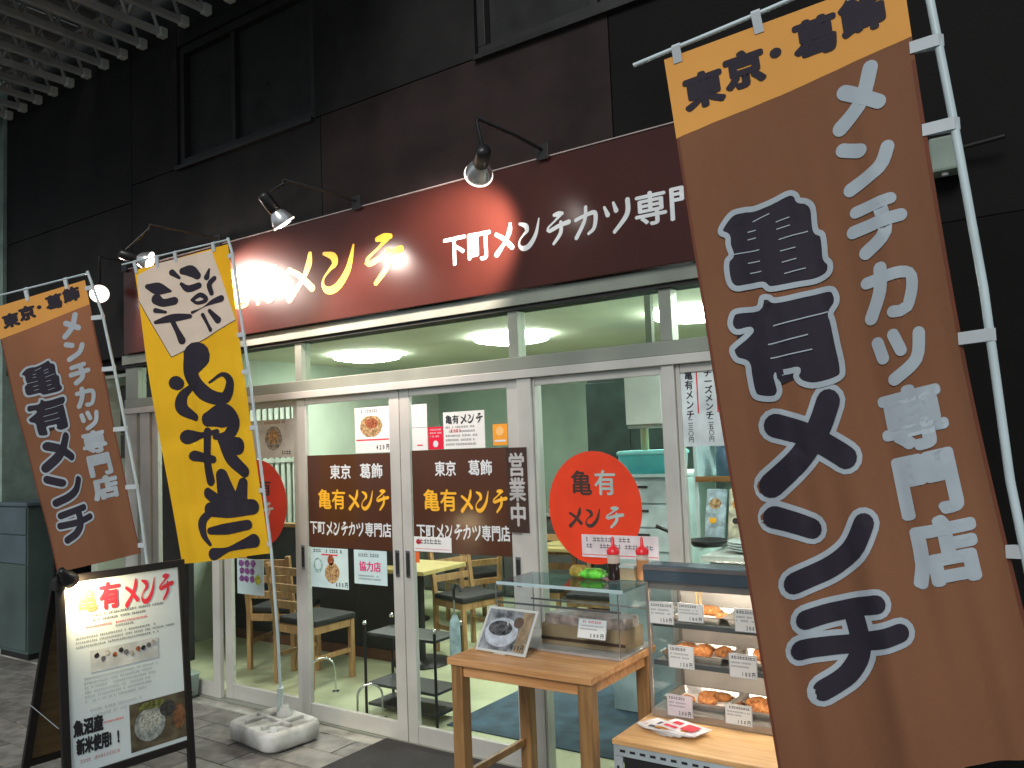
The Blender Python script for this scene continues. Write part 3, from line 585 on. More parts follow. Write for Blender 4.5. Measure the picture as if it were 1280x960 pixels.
def closed(pts, n=4):
    out = []; m_ = len(pts)
    for i in range(m_):
        a, b, c, d = (pts[(i+k) % m_] for k in (-1, 0, 1, 2))
        for k in range(n):
            t = k/n; out.append(tuple(.5*((2*b[j])+(-a[j]+c[j])*t+(2*a[j]-5*b[j]+4*c[j]-d[j])*t*t+(-a[j]+3*b[j]-3*c[j]+d[j])*t**3) for j in range(2)))
    return out
def brown_banner(label, cl, pole, bar, ties, loc, pr=.009, btie=(.05, .42, .78), light=BLU):
    t = thing('shop_banner', label, 'banner', loc, 0, 'brown cloth banners with large outlined characters')
    part('cloth', cl.sheet(60, 160), CLB, t, world=True)
    vb = .121
    g = G(); nu, nv = 30, 10
    vs = [cl.pos(i/nu, (vb-.031*i/nu)*j/nv, .0006) for j in range(nv+1) for i in range(nu+1)]
    g.faces(vs, [(j*(nu+1)+i, j*(nu+1)+i+1, (j+1)*(nu+1)+i+1, (j+1)*(nu+1)+i) for j in range(nv) for i in range(nu)], True); part('orange_band', g, CLO, t, world=True)
    for u0, u1 in ((0, .012), (.985, 1)): part('hem', cl.band(.122, 1, .0010, 2, u0, u1), CLBE, t, world=True)
    part('lettering', chars_on(cl, (('東', .151, .063, .094), ('京', .335, .054, .094), ('・', .472, .047, .08), ('葛', .64, .044, .096), ('飾', .832, .036, .096)), .0022, .08, 1.12), NAVY, t, world=True)
    W = cl.W; per = [(*q, .016) for q in KAME_POLY]+[(*KAME_POLY[0], .016)]; pera = [(*q, .016) for q in ARI_POLY]+[(*ARI_POLY[0], .016)]
    KP, AP_ = closed(KAME_POLY), closed(ARI_POLY)
    part('lettering', poly_on(cl, KP, .0030), NAVY, t, world=True); part('lettering', poly_on(cl, AP_, .0030), NAVY, t, world=True)
    g = G()
    for poly in (KP, AP_):
        q = poly+[poly[0]]
        for i in range(len(q)-1):
            v, f = stroke_poly([(q[i][0]*cl.W, q[i][1]*cl.H, .0140), (q[i+1][0]*cl.W, q[i+1][1]*cl.H, .0140)], .03, 6); g.faces([Vector((a, b_, (i % 5)*.00012)) for a, b_ in v], f)
    part('letter_outline', cut_map(g, cl, .0042, .05), light, t, world=True)
    part('letter_inner_lines', strokes_on(cl, KAME_LINES+ARI_LINES, .0048, .0, .7), light, t, world=True)  # thin light print lines, the gaps inside the two large characters
    part('letter_outline', strokes_on(cl, MENCHI, .0026, .026), light, t, world=True)
    part('lettering', strokes_on(cl, MENCHI, .0046), NAVY, t, world=True)
    part('small_lettering', strokes_on(cl, SMALL, .0026, 0., 1.3), light, t, world=True)
    part('small_lettering', chars_on(cl, (('専', .762, .576, .145), ('門', .764, .659, .145), ('店', .775, .743, .15)), .0026, .085), light, t, world=True)
    poles(t, cl, pole, bar, ties, pr, btie)
    return t
def poles(t, cl, pole, bar, ties, pr, btie):
    P_ = smooth_path([(*q,) for q in pole], .1) if False else pole
    part('pole', G().tube(pole, pr, 12), POLE, t, world=True)
    part('top_bar', G().tube(bar, pr*.62, 10), POLE, t, world=True)
    for v in ties:      # tape loops round the pole
        a = cl.pos(1, v); z = a.z
        for i in range(len(pole)-1):
            if pole[i][2] >= z >= pole[i+1][2]:
                k = (pole[i][2]-z)/(pole[i][2]-pole[i+1][2]); q = Vector(pole[i]).lerp(Vector(pole[i+1]), k)
        d = (q-a); e = q+d.normalized()*pr*1.3; hh = Vector((0, 0, pr*1.5)); n = cl.n*pr*1.25; s0 = cl.pos(.985, v, .003)
        g = G(); ring = [s0, (q-d.normalized()*pr)+n, q+n*1.02, e, q-n, (q-d.normalized()*pr)-n, s0-cl.n*.006]
        vs = [p_-hh for p_ in ring]+[p_+hh for p_ in ring]; m_ = len(ring)
        g.faces(vs, [(i, i+1, m_+i+1, m_+i) for i in range(m_-1)]); part('pole_tie', g, TAPE, t, world=True)
    for u in btie:
        a = cl.pos(u, 0); b_ = Vector(bar[0]).lerp(Vector(bar[-1]), 0); best = min((Vector(bar[0]).lerp(Vector(bar[-1]), k/100) for k in range(101)), key=lambda q: (q-a).length)
        g = G(); w_ = (cl.c[1]-cl.c[0]).normalized()*pr*1.2; dn = (a-best); n = cl.n*pr*.9
        ring = [cl.pos(u, .012, .003), best+n, best+Vector((0, 0, pr)), best-n, cl.pos(u, .012, -.003)]
        vs = [p_-w_ for p_ in ring]+[p_+w_ for p_ in ring]; m_ = len(ring)
        g.faces(vs, [(i, i+1, m_+i+1, m_+i) for i in range(m_-1)]); part('bar_tie', g, TAPE, t, world=True)

WV = [(.021, 8, 2.2, .5, 0, .3), (.016, 16, -2.5, 2.0, .1, .7), (.0045, 31, 4, 1.2, .0, .5), (.006, 3, 14, .3, 0, .4), (.002, 52, -6, 0, 0, .2)]
big = Cloth((3.213, -1.488, 2.619), (3.779, -1.364, 2.71), (3.968, -1.33, .912), (3.398, -1.455, .792), .6, 1.8, WV, side=lambda u, v: Vector((-.028*u*math.sin(math.pi*v), 0, -.010*math.sin(math.pi*u)*v)))
brown_banner('very large brown banner close at the right with outlined characters', big,
    [(3.80, -1.375, 2.86), (3.832, -1.36, 2.628), (3.859, -1.355, 2.347), (3.894, -1.348, 1.932), (3.915, -1.345, 1.498), (3.940, -1.343, 1.261), (3.985, -1.342, .70), (4.02, -1.342, .12)],
    [(3.135, -1.512, 2.618), (3.45, -1.44, 2.685), (3.800, -1.366, 2.762)], (.105, .218, .493, .762, .93), (3.5, -1.4, .0), .0095, (.06, .42, .80))
lft = Cloth((-1.777, -.977, 2.637), (-1.229, -.665, 2.787), (-.955, -.461, 1.009), (-1.446, -.741, .902), .6, 1.8, [(.014, 8, 2, 1.5, 0, .3), (.014, 15, -3, 1.0, .1, .7), (.004, 3, 20, .3, 0, .4)])
brown_banner('smaller brown banner at the left edge above the menu board', lft,
    [(-1.215, -.655, 2.845), (-1.129, -.604, 2.56), (-1.060, -.555, 2.152), (-.955, -.475, 1.428), (-.90, -.44, .9), (-.86, -.42, .10)],
    [(-1.83, -1.005, 2.700), (-1.5, -.83, 2.765), (-1.205, -.650, 2.833)], (.03, .14, .33, .55, .76, .97), (-1.3, -.7, .0), .0095, (.02, .37, .80))
yl = Cloth((-.583, -.709, 2.746), (.004, -.477, 2.849), (.182, -.365, 1.046), (-.351, -.577, .986), .6, 1.8, [(.012, 7, 4, .2, 0, .3), (.011, 15, -4, 2.0, .1, .6), (.004, 26, 3, .3, 0, .4)])
t = thing('lunch_banner', 'yellow banner with black brush characters and white patch beside the sign glare', 'banner', (-.1, -.5, 0))
part('cloth', yl.sheet(36, 100), CLY, t, world=True)
part('white_patch', poly_on(yl, PATCH, .0018), CLW, t, world=True)
g = G(); q = PATCH
for i in range(0, 3):
    v, f = stroke_poly([(q[i][0]*.6, q[i][1]*1.8, .004), (q[(i+1) % 6][0]*.6, q[(i+1) % 6][1]*1.8, .004)], .03, 4)
    if i < 2: g.faces([Vector((a, b_, 0)) for a, b_ in v], f)
part('patch_edge', cut_map(g, yl, .0026, .05), NAVY, t, world=True)
part('lettering', strokes_on(yl, OBENTO, .0026), NAVY, t, world=True)
part('patch_lettering', strokes_on(yl, PATCHCH, .0032, -.004), NAVY, t, world=True)
poles(t, yl, [(.005, -.478, 2.885), (.028, -.467, 2.80), (.125, -.415, 1.927), (.202, -.363, 1.055), (.19, -.32, .60), (.135, -.262, .24)], [(-.66, -.742, 2.788), (-.3, -.60, 2.835), (.015, -.474, 2.875)], (.04, .30, .42, .60, .80, .97), .0085, (.02, .25, .45, .85))
part('pole_sleeve', G().tube([(.142, -.268, .27), (.105, -.245, .13)], .017, 14), M('white_sleeve', (.55, .66, .64), rough=.4), t, world=True)

# ---------------------------------------------------------------- water tank base of the yellow banner
def rounded_rect(hx, hy, r, n=6):
    out = []
    for cx_, cy_, a0 in ((hx-r, hy-r, 0), (-hx+r, hy-r, 90), (-hx+r, -hy+r, 180), (hx-r, -hy+r, 270)):
        for k in range(n+1):
            a = R(a0+90*k/n); out.append((cx_+r*math.cos(a), cy_+r*math.sin(a)))
    return out
def loft(profile, name, mat, parent, n=6, world=False):
    """profile: (hx, hy, r, z) rings"""
    g = G(); vs = []; m_ = 4*(n+1)
    for hx, hy, r, z in profile: vs += [Vector((x, y, z)) for x, y in rounded_rect(hx, hy, r, n)]
    fs = []
    for i in range(len(profile)-1):
        for k in range(m_): fs.append((i*m_+k, i*m_+(k+1) % m_, (i+1)*m_+(k+1) % m_, (i+1)*m_+k))
    fs.append(tuple(range(m_))[::-1]); fs.append(tuple(range((len(profile)-1)*m_, len(profile)*m_)))
    g.faces(vs, fs, True); return part(name, g, mat, parent)
t = thing('banner_base', 'grey white plastic water tank base at the foot of the yellow banner pole', 'banner base', (.16, -.33, 0), R(-8))
TANK = M('tank_plastic', (.50, .51, .49), rough=.5, var=.3, scale=7, bump=.15, dark=(.22, .21, .19))
loft([(.20, .15, .06, .0), (.225, .175, .07, .02), (.23, .18, .075, .085), (.222, .172, .07, .105), (.205, .155, .06, .112), (.195, .145, .055, .106), (.19, .14, .05, .104)], 'tank', TANK, t)
g = G()
for s in (-1, 1): g.box(s*.09-.012, s*.09+.012, -.13, .13, .103, .122, .005)
g.box(-.17, .17, -.012, .012, .103, .120, .005); part('rib', g, TANK, t)
g = G(); g.lathe([(.045, .103), (.045, .125), (.030, .135), (.026, .165), (.0, .166)], 24, (-.03, .085, 0)); part('pole_socket', g, TANK, t)
g = G(); g.lathe([(.022, .105), (.022, .125), (.0, .126)], 16, (.16, -.10, 0)); part('filler_cap', g, M('cap_white', (.6, .62, .6)), t)
t = thing('banner_base', 'small round steel foot holding the pole of the left brown banner behind the menu board', 'banner base', (-.86, -.42, 0))
g = G(); g.lathe([(.0, .0), (.16, .0), (.16, .012), (.03, .03), (.018, .034), (.018, .11), (.0, .11)], 28); part('foot', g, BLACK, t)
t = thing('banner_base', 'steel foot of the very large banner at the right edge', 'banner base', (4.02, -1.342, 0))
g = G(); g.lathe([(.0, .0), (.18, .0), (.18, .012), (.03, .03), (.018, .034), (.018, .13), (.0, .13)], 28); part('foot', g, BLACK, t)

# ---------------------------------------------------------------- small white bin by the end door
t = thing('plastic_bin', 'small pale square bin with a black caster standing at the end door', 'bin', (-1.02, -.10, 0))
loft([(.055, .055, .012, .02), (.065, .065, .014, .15), (.07, .07, .014, .155), (.07, .07, .014, .165)], 'body', M('bin_plastic', (.45, .58, .53), rough=.4, var=.08), t)
g = G(); g.lathe([(.0, -.02), (.024, -.02), (.028, 0), (.024, .02), (.0, .02)], 16, mat=Matrix.Translation((.01, -.085, .028)) @ Matrix.Rotation(R(90), 4, 'X')); part('caster', g, RUBBER, t)

# ---------------------------------------------------------------- door mat
g = G(); g.box(.74, 1.78, -.62, -.03, .0, .014, .004)
solo('door_mat', g, M('mat_ribbed', (.035, .033, .033), rough=.85, var=.2, scale=30, bump=.8, bscale=200, stretch=(1, 10, 1)), 'dark grey door mat in front of the sliding door pair', 'mat')

# ---------------------------------------------------------------- menu board (A-frame)
ab = thing('menu_board', 'black framed menu board with red heading standing on the paving at the left', 'menu board', (.333, -1.274, 0), R(84.9))
TL_ = R(2.4)
def lean(y0=0.): return Matrix.Translation((0, y0, 0)) @ Matrix.Rotation(-TL_*1.0, 4, 'X')
fr = Matrix.Rotation(R(-5.2), 4, 'X')
def fbox(nm, a, b, c, d, mat, ya=-.012, yb=.012, bev=.003, par=ab, mtx=fr):
    g = G(); g.box(a, b, ya, yb, c, d, bev, mtx); return part(nm, g, mat, par)
BF = M('board_black_frame', (.012, .010, .010), rough=.35, var=.1)
fbox('stile', -.305, -.270, .0, 1.105, BF); fbox('stile', .270, .305, .0, 1.105, BF)
fbox('top_rail', -.269, .269, 1.070, 1.105, BF); fbox('bottom_rail', -.269, .269, .200, .236, BF)
BP = M('menu_board_paper', (.66, .76, .80), rough=.42, var=.03, scale=2, spec=.5)
sheet = fbox('menu_sheet', -.269, .269, .237, 1.069, BP, -.004, .004, 0)
def bt(body, x0, x1, z, h, mat, **k): return text(body, x0, z, h, mat, sheet, width=x1-x0, to=lambda a, b, l: fr @ Vector((a, -.0052-l*.0002, b)), **k)
bt('亀', -.225, -.125, .925, .12, M('glare_washed_red_ink', (.75, .25, .10), rough=.6), bold=.03)  # washed-out red: the clip lamp's glare is put into this character's colour
bt('有', -.12, -.02, .925, .125, PINK, bold=.06); bt('メンチ', -.01, .245, .92, .125, PINK, style='brush', bold=.05)
def bl(x0, x1, z0, z1, rows, mat, seed):
    o = lines(x0, x1, z0, z1, rows, mat, sheet, y=-.005, seed=seed); o.data.transform(fr); return o
def be(cx, cz, rx, rz, mat, y=-.005, **k):
    o = ell(cx, cz, rx, rz, mat, sheet, y=y, **k); o.data.transform(fr); return o
def brr(x0, x1, z0, z1, mat, y=-.005):
    o = rect(x0, x1, z0, z1, mat, sheet, y=y); o.data.transform(fr); return o
bl(-.16, .20, .870, .915, 2, GREYINK, 21); bl(-.19, .22, .845, .865, 1, PINK, 22); bl(-.05, .06, .828, .85, 1, GREYINK, 23); bl(-.23, .24, .765, .822, 3, GREYINK, 24)
PH = M('printed_group_photo', (.50, .50, .48), rough=.5, var=.35, scale=30, dark=(.25, .22, .2))
brr(-.17, .15, .655, .752, M('print_pale_photo', (.55, .60, .62), rough=.5, var=.12, scale=14))
for k in range(11): be(-.14+.027*k+rnd.uniform(-.01, .01), .715+rnd.uniform(-.012, .018), .011, .012, (INK, GREYINK, PH, GRN)[k % 4], y=-.0056-k*.0001, wob=.2, n=12)
bl(-.20, .18, .52, .64, 6, M('pale_blue_ink', (.42, .52, .58), rough=.6), 25); bl(-.18, .14, .45, .50, 2, M('pale_blue_ink2', (.50, .60, .66), rough=.6), 26)
bt('魚沼産', -.255, -.125, .395, .070, INK, bold=.085); bt('新米使用!!', -.245, -.030, .315, .070, INK, bold=.085)
bl(-.12, -.02, .41, .43, 1, PINK, 27); bl(-.23, -.06, .265, .295, 1, M('pale_pink_ink', (.60, .30, .32)), 28)
ph = brr(-.005, .269, .255, .470, M('photo_brown_ground', (.10, .085, .05), rough=.4, var=.4, scale=20, dark=(.05, .04, .03)), y=-.0052)
be(.09, .36, .075, .075, M('photo_rice_bowl', (.30, .34, .33), rough=.4, var=.3, scale=40), y=-.0056); be(.09, .375, .058, .045, M('photo_rice', (.42, .44, .40), rough=.5, var=.3, scale=120), y=-.006)
be(.18, .41, .040, .036, M('photo_dark_bowl', (.05, .05, .05), rough=.4, var=.3, scale=60), y=-.0058); be(.10, .445, .07, .018, M('photo_greens', (.16, .18, .05), rough=.4, var=.5, scale=60), y=-.0057); be(.235, .36, .03, .06, M('photo_wood', (.22, .10, .045), rough=.4, var=.3, scale=40), y=-.0055)
bk = Matrix.Translation((0, .132, 1.095)) @ Matrix.Rotation(R(21), 4, 'X') @ Matrix.Translation((0, 0, -1.095))
fbox('rear_stile', -.305, -.270, -.06, 1.08, BF, mtx=bk); fbox('rear_stile', .270, .305, -.06, 1.08, BF, mtx=bk); fbox('rear_rail', -.269, .269, 1.045, 1.08, BF, mtx=bk); fbox('rear_rail', -.269, .269, .12, .155, BF, mtx=bk)
fbox('rear_panel', -.269, .269, .156, 1.044, wood('rear_hardboard', (.17, .10, .04), (.10, .06, .02)), -.004, .004, 0, mtx=bk)
for s in (-.318, .309):
    g = G(); g.tube([(s+.004, .04, .45), (s+.004, .36, .50)], .004, 6); part('stay', g, CHROME, ab)
cl = thing('clamp_lamp', 'small black clip lamp clamped on the top left corner of the menu board', 'clip lamp', (.232, -1.555, 1.075), R(84.9))
g = G(); g.box(-.03, .012, -.02, .03, -.035, .02, .006); part('clamp', g, BLACK, cl)
g = G(); g.tube([(-.01, -.01, .02), (-.03, -.03, .045), (-.012, -.055, .055)], .006, 8); part('arm', g, BLACK, cl)
g = G(); q = Vector((.62, .50, -.62)).to_track_quat('Z', 'Y').to_matrix().to_4x4(); q.translation = Vector((-.03, -.085, .06))
g.lathe([(.0, -.012), (.014, -.012), (.018, .03), (.032, .055), (.036, .09), (.033, .09), (.026, .05)], 22, mat=q); part('lamp_shade', g, BLACK, cl)
g = G(); g.lathe([(.0, .082), (.014, .078), (.02, .062), (.012, .045)], 16, mat=q); part('bulb', g, M('warm_bulb', (1, .82, .5), var=0, emit=25), cl)
pl = bpy.data.lights.new('clip_spot', 'SPOT'); pl.energy = 26; pl.color = (1, .78, .42); pl.spot_size = R(120); pl.spot_blend = .8; pl.shadow_soft_size = .02
po = bpy.data.objects.new('clip_spot', pl); COL.objects.link(po); po.parent = cl; mm = (-Vector((.62, .50, -.62))).to_track_quat('Z', 'Y').to_matrix().to_4x4(); mm.translation = Vector((-.03, -.085, .06))+Vector((.62, .50, -.62)).normalized()*.095; po.matrix_local = mm

# ---------------------------------------------------------------- wooden table in front of the oval window
TX0, TX1, TY0, TY1, TZ = 1.825, 2.505, -.795, -.235, .75
tb = thing('wooden_table', 'small oak side table with square legs below the red oval window', 'table', ((TX0+TX1)/2, (TY0+TY1)/2, 0))
g = G(); g.box(TX0, TX1, TY0, TY1, TZ-.028, TZ, .004); part('tabletop', g, WOODT, tb, world=True)
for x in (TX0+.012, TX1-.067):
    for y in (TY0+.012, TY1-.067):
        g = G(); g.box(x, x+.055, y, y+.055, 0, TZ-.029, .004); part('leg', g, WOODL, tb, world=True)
for y in (TY0+.022, TY1-.045): g = G(); g.box(TX0+.068, TX1-.068, y, y+.022, TZ-.075, TZ-.029, .002); part('apron', g, WOODT, tb, world=True)
for x in (TX0+.022, TX1-.045):
    g = G(); g.box(x, x+.022, TY0+.068, TY1-.068, TZ-.075, TZ-.029, .002); part('apron', g, WOODT, tb, world=True)
    g = G(); g.box(x+.002, x+.022, TY0+.068, TY1-.068, .25, .28, .002); part('stretcher', g, WOODL, tb, world=True)
# photo stand
ps = thing('photo_stand', 'tilted clear stand with a grey bowl photograph on the left of the table', 'photo stand', (2.0, -.665, TZ+.001), R(-4))
mt = Matrix.Rotation(R(-33), 4, 'X') @ Matrix.Diagonal((1.16, 1, 1.08, 1))
FR = M('acrylic_edge', (.75, .72, .66), rough=.3, var=.03)
g = G(); g.box(-.115, .115, -.003, .003, .004, .185, .001, mt); part('backing', g, FR, ps)
def pse(cx, cz, rx, rz, mat, y, **k): o = ell(cx, cz, rx, rz, mat, ps, y=y, **k); o.data.transform(mt)
o = rect(-.105, .105, .014, .175, M('photo_grey', (.36, .36, .37), rough=.3, var=.4, scale=25), ps, y=-.0036); o.data.transform(mt)
o = rect(.055, .103, .016, .173, M('photo_tan', (.40, .27, .15), rough=.35, var=.2, scale=30), ps, y=-.0042); o.data.transform(mt)
pse(-.02, .085, .075, .058, M('photo_bowl_light', (.66, .67, .72), rough=.3, var=.15, scale=30), -.0046); pse(-.03, .10, .055, .03, M('photo_bowl_dark', (.12, .11, .11), rough=.3, var=.5, scale=60), -.005); pse(.045, .13, .022, .022, M('photo_side', (.14, .08, .05), rough=.4), -.0048)
o = text('600円', .045, .018, .03, INK, ps, bold=.03, y=-.006, width=.055); o.data.transform(mt)
g = G(); g.box(-.117, .117, -.0075, -.0065, .002, .187, .0, mt); part('clear_front', g, ACRYL, ps)
g = G(); g.box(-.03, .03, .0, .09, 0, .004, .001); g.tube([(0, .085, .002), (0, .062, .12)], .003, 6); part('prop', g, FR, ps)

# ---------------------------------------------------------------- clear display case with drinks and a tan tray on the table
GX0, GX1, GY0, GY1, GZ = 1.90, 2.50, -.545, -.245, 1.02
gc = thing('glass_case', 'clear glass case with bluish top plate standing on the back of the wooden table', 'glass case', ((GX0+GX1)/2, (GY0+GY1)/2, TZ+.001))
def gx(nm, x0, x1, y0, y1, z0, z1, mat, bev=0.): g = G(); g.box(x0, x1, y0, y1, z0, z1, bev); return part(nm, g, mat, gc, world=True)
gx('base', GX0, GX1, GY0, GY1, TZ+.001, TZ+.012, M('case_base_grey', (.42, .40, .38), rough=.4, metal=.2), .002)
gx('front_pane', GX0+.004, GX1-.004, GY0+.002, GY0+.006, TZ+.013, GZ-.012, ACRYL); gx('side_pane', GX0+.001, GX0+.005, GY0+.008, GY1-.004, TZ+.013, GZ-.012, ACRYL)
gx('side_pane', GX1-.005, GX1-.001, GY0+.008, GY1-.004, TZ+.013, GZ-.012, ACRYL)
gx('top_plate', GX0-.01, GX1+.005, GY0+.03, GY1+.01, GZ-.010, GZ, glass('blue_plate_glass', (.62, .80, .84), 1.6, .05))
gx('edge_strip', GX0-.01, GX1+.005, GY0+.026, GY0+.030, GZ-.012, GZ+.001, M('pale_blue_edge', (.50, .66, .70), rough=.25, var=.05)); gx('shelf_rail', GX0, GX1, GY0+.02, GY0+.028, .93, .938, CHROME); gx('shelf_rail', GX0, GX1, GY1-.02, GY1-.012, .90, .908, CHROME)
for x in (GX0+.003, GX1-.003): part('corner_post', G().tube([(x, GY0+.004, TZ+.01), (x, GY0+.004, GZ-.01)], .003, 8), CHROME, gc, world=True); part('corner_post', G().tube([(x, GY1-.003, TZ+.01), (x, GY1-.003, GZ-.01)], .003, 8), CHROME, gc, world=True)
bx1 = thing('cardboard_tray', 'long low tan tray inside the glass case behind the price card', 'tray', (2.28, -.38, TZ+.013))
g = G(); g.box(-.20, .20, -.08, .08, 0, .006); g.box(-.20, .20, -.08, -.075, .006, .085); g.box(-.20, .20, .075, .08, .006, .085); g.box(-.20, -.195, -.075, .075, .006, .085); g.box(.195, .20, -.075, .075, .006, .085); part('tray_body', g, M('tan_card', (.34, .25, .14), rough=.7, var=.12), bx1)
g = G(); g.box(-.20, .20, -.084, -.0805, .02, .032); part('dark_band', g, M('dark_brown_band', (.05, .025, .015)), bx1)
g = G(); g.box(-.19, .19, -.07, .07, .006, .125, .01); part('pink_reflection_box', g, M('reflected_pink_grey', (.45, .36, .32), rough=.3, var=.25, scale=30), bx1)  # added box; its pinkish colour stands in for a reflection on the front glass
def card(x, z1, w_, h, y, label, tilt=0., head=PINK, body_seed=1, price='150円', pinkish=False, edge=False):
    t = thing('price_card', label, 'price card', (x, y, z1-h), 0, 'white price cards')
    mt = Matrix.Rotation(tilt, 4, 'X')
    g = G(); g.box(-w_/2, w_/2, -.001, .001, 0, h, 0, mt); part('card', g, PAPER if not pinkish else M('pinkish_paper', ()), t)
    o = lines(-w_*.42, w_*.42, h*.76, h*.92, 1, INK if not edge else PINK, t, y=-.0018, seed=body_seed, fill=.8); o.data.transform(mt)
    o = lines(-w_*.42, w_*.40, h*.36, h*.68, 2, GREYINK, t, y=-.0018, seed=body_seed+9, fill=.45); o.data.transform(mt)
    o = text(price, -w_*.05, h*.07, h*.24, INK, t, bold=.03, y=-.0018, width=w_*.48); o.data.transform(mt)
    g = G(); e = w_/2
    for a, b, c, d in ((-e, e, 0, .0022), (-e, e, h-.0022, h), (-e, -e+.0022, .003, h-.003), (e-.0022, e, .003, h-.003)): g.box(a, b, -.0024, -.0014, c, d, 0, mt)
    part('card_edge', g, M('card_edge', (.45, .47, .48)), t)
    return t
card(2.375, .905, .13, .078, -.552, 'tilted white price card on the front of the glass case', tilt=R(-16), body_seed=40, price='200円', edge=True)
def bottle(x, y, label, hue, fill):
    t = thing('sauce_bottle', label, 'sauce bottle', (x, y, GZ+.001), 0, 'sauce bottles on the case')
    g = G(); g.lathe([(.0, 0), (.024, 0), (.027, .006), (.027, fill)], 22); part('sauce', g, hue, t)
    g = G(); g.lathe([(.027, fill), (.027, .098), (.022, .112)], 22); part('bottle', g, M('bottle_milky', (.62, .50, .42), rough=.25, var=.05), t)
    g = G(); g.lathe([(.028, .108), (.028, .126), (.018, .136), (.008, .142), (.006, .175), (.003, .182), (.0, .183)], 22); part('cap', g, M('red_cap', (.80, .02, .03), rough=.3, var=.03), t)
bottle(2.352, -.29, 'sauce bottle with dark sauce and red nozzle in front of the notice', M('dark_sauce', (.03, .014, .014), rough=.25), .07)
bottle(2.472, -.255, 'orange tinted sauce bottle with red nozzle half behind the showcase hood', M('orange_sauce', (.60, .28, .12), rough=.3), .085)
t = thing('snack_packet', 'bright green snack packet lying on the glass case left of the dark sauce', 'packet', (2.255, -.30, GZ+.001), R(6))
loft([(.035, .02, .01, 0), (.05, .035, .012, .012), (.052, .034, .012, .03), (.03, .02, .01, .042)], 'packet_body', M('green_packet', (.16, .72, .06), rough=.35, var=.35, scale=30), t)
g = G(); g.box(-.062, -.048, -.02, .02, .012, .02); g.box(.048, .062, -.02, .02, .012, .02); part('crimped_end', g, M('green_packet_end', (.35, .75, .2)), t)
t = thing('snack_packet', 'mustard yellow packet at the left of the green packet on the case', 'packet', (2.175, -.285, GZ+.001))
loft([(.03, .02, .01, 0), (.037, .03, .012, .014), (.037, .028, .012, .035), (.026, .018, .01, .05)], 'packet_body', M('mustard_packet', (.42, .31, .05), rough=.4, var=.25, scale=30), t)
t = thing('small_carton', 'small tan carton with pale lid between the two sauce bottles', 'carton', (2.415, -.27, GZ+.001))
g = G(); g.box(-.034, .034, -.025, .025, 0, .05, .002); part('carton_body', g, M('tan_carton', (.42, .33, .20), rough=.6, var=.15), t)
g = G(); g.box(-.036, .036, -.027, .027, .0505, .062, .002); part('lid', g, M('pale_lid', (.50, .58, .55), rough=.5), t)

# ---------------------------------------------------------------- slotted steel rack with board top
RX0, RX1, RY0, RY1, RZ = 2.515, 3.62, -.675, -.05, .50
rk = thing('steel_rack', 'low slotted steel rack with pale wooden top carrying the showcase', 'rack', ((RX0+RX1)/2, (RY0+RY1)/2, 0))
ANG = M('slotted_steel', (.50, .58, .62), rough=.4, metal=.3, var=.08)
def rx(nm, x0, x1, y0, y1, z0, z1, mat, bev=0.): g = G(); g.box(x0, x1, y0, y1, z0, z1, bev); return part(nm, g, mat, rk, world=True)
rx('board_top', RX0, RX1, RY0, RY1, RZ-.018, RZ, WOODB, .003)
rx('front_angle', RX0+.004, RX1-.004, RY0+.004, RY0+.008, RZ-.058, RZ-.0185, ANG)
g = G()
for k in range(26): g.box(RX0+.03+k*.041, RX0+.052+k*.041, RY0+.0026, RY0+.0039, RZ-.043, RZ-.034, 0)
part('slot_row', g, RUBBER, rk, world=True)
for x in (RX0+.004, RX1-.040):
    for y in (RY0+.003, RY1-.04):
        rx('upright', x, x+.036, y, y+.003, .0, RZ-.060, ANG); rx('upright', x, x+.003, y+.0035, y+.036, .0, RZ-.060, ANG)
g = G()
for k in range(9): g.box(RX0+.016, RX0+.026, RY0+.0016, RY0+.0029, .05+k*.042, .07+k*.042)
part('slot_row', g, RUBBER, rk, world=True)
rx('side_angle', RX0+.003, RX0+.007, RY0+.04, RY1-.01, RZ-.058, RZ-.0185, ANG); rx('cloth_skirt', RX0+.042, RX1-.045, RY0+.012, RY0+.016, .02, RZ-.06, M('black_skirt_cloth', (.012, .012, .014), rough=.8))
rx('lower_shelf', RX0+.01, RX1-.01, RY0+.02, RY1-.02, .10, .115, BLACK)
# leaflets
LEAF = M('leaflet_paper', (.80, .76, .78), rough=.45, var=.08, scale=20)
for k, (dx, dy, rz_, lb) in enumerate(((0, 0, 12, 'lowest leaflet of the fanned pile on the wooden board'), (.02, -.015, 20, 'second leaflet of the fanned pile'), (.045, -.028, 27, 'third leaflet of the fanned pile'), (.075, -.03, 35, 'fourth leaflet of the fanned pile'), (.105, -.02, 24, 'topmost leaflet of the fanned pile in front of the showcase'))):
    t = thing('leaflet', lb, 'leaflet', (2.625+dx, -.475+dy, RZ+.001+k*.0045), R(rz_-40), 'leaflets fanned on the wooden board')
    g = G(); vs = []; nu = 8
    for i in range(nu+1):
        for j in range(2): x = -.09+.18*i/nu; vs.append(Vector((x, -.055+.11*j, .0015+.004*math.sin(i/nu*3.1+k)**2)))
    g.faces(vs, [(2*i, 2*i+1, 2*i+3, 2*i+2) for i in range(nu)], True); part('sheet', g, LEAF, t)
    g = G(); g.box(-.088, .088, -.053, .053, 0, .0014); part('page_block', g, PAPER, t)
    g = G(); zz = .0072
    for a, b, c, d in ((-.07, -.01, -.04, -.02), (.0, .06, -.03, .03), (-.06, -.02, .0, .03)): g.faces([Vector((a, c, zz)), Vector((b, c, zz)), Vector((b, d, zz)), Vector((a, d, zz))], [(0, 1, 2, 3)])
    part('printed_block', g, (PINK, FO1, GREYINK, CLO, PINK)[k], t)

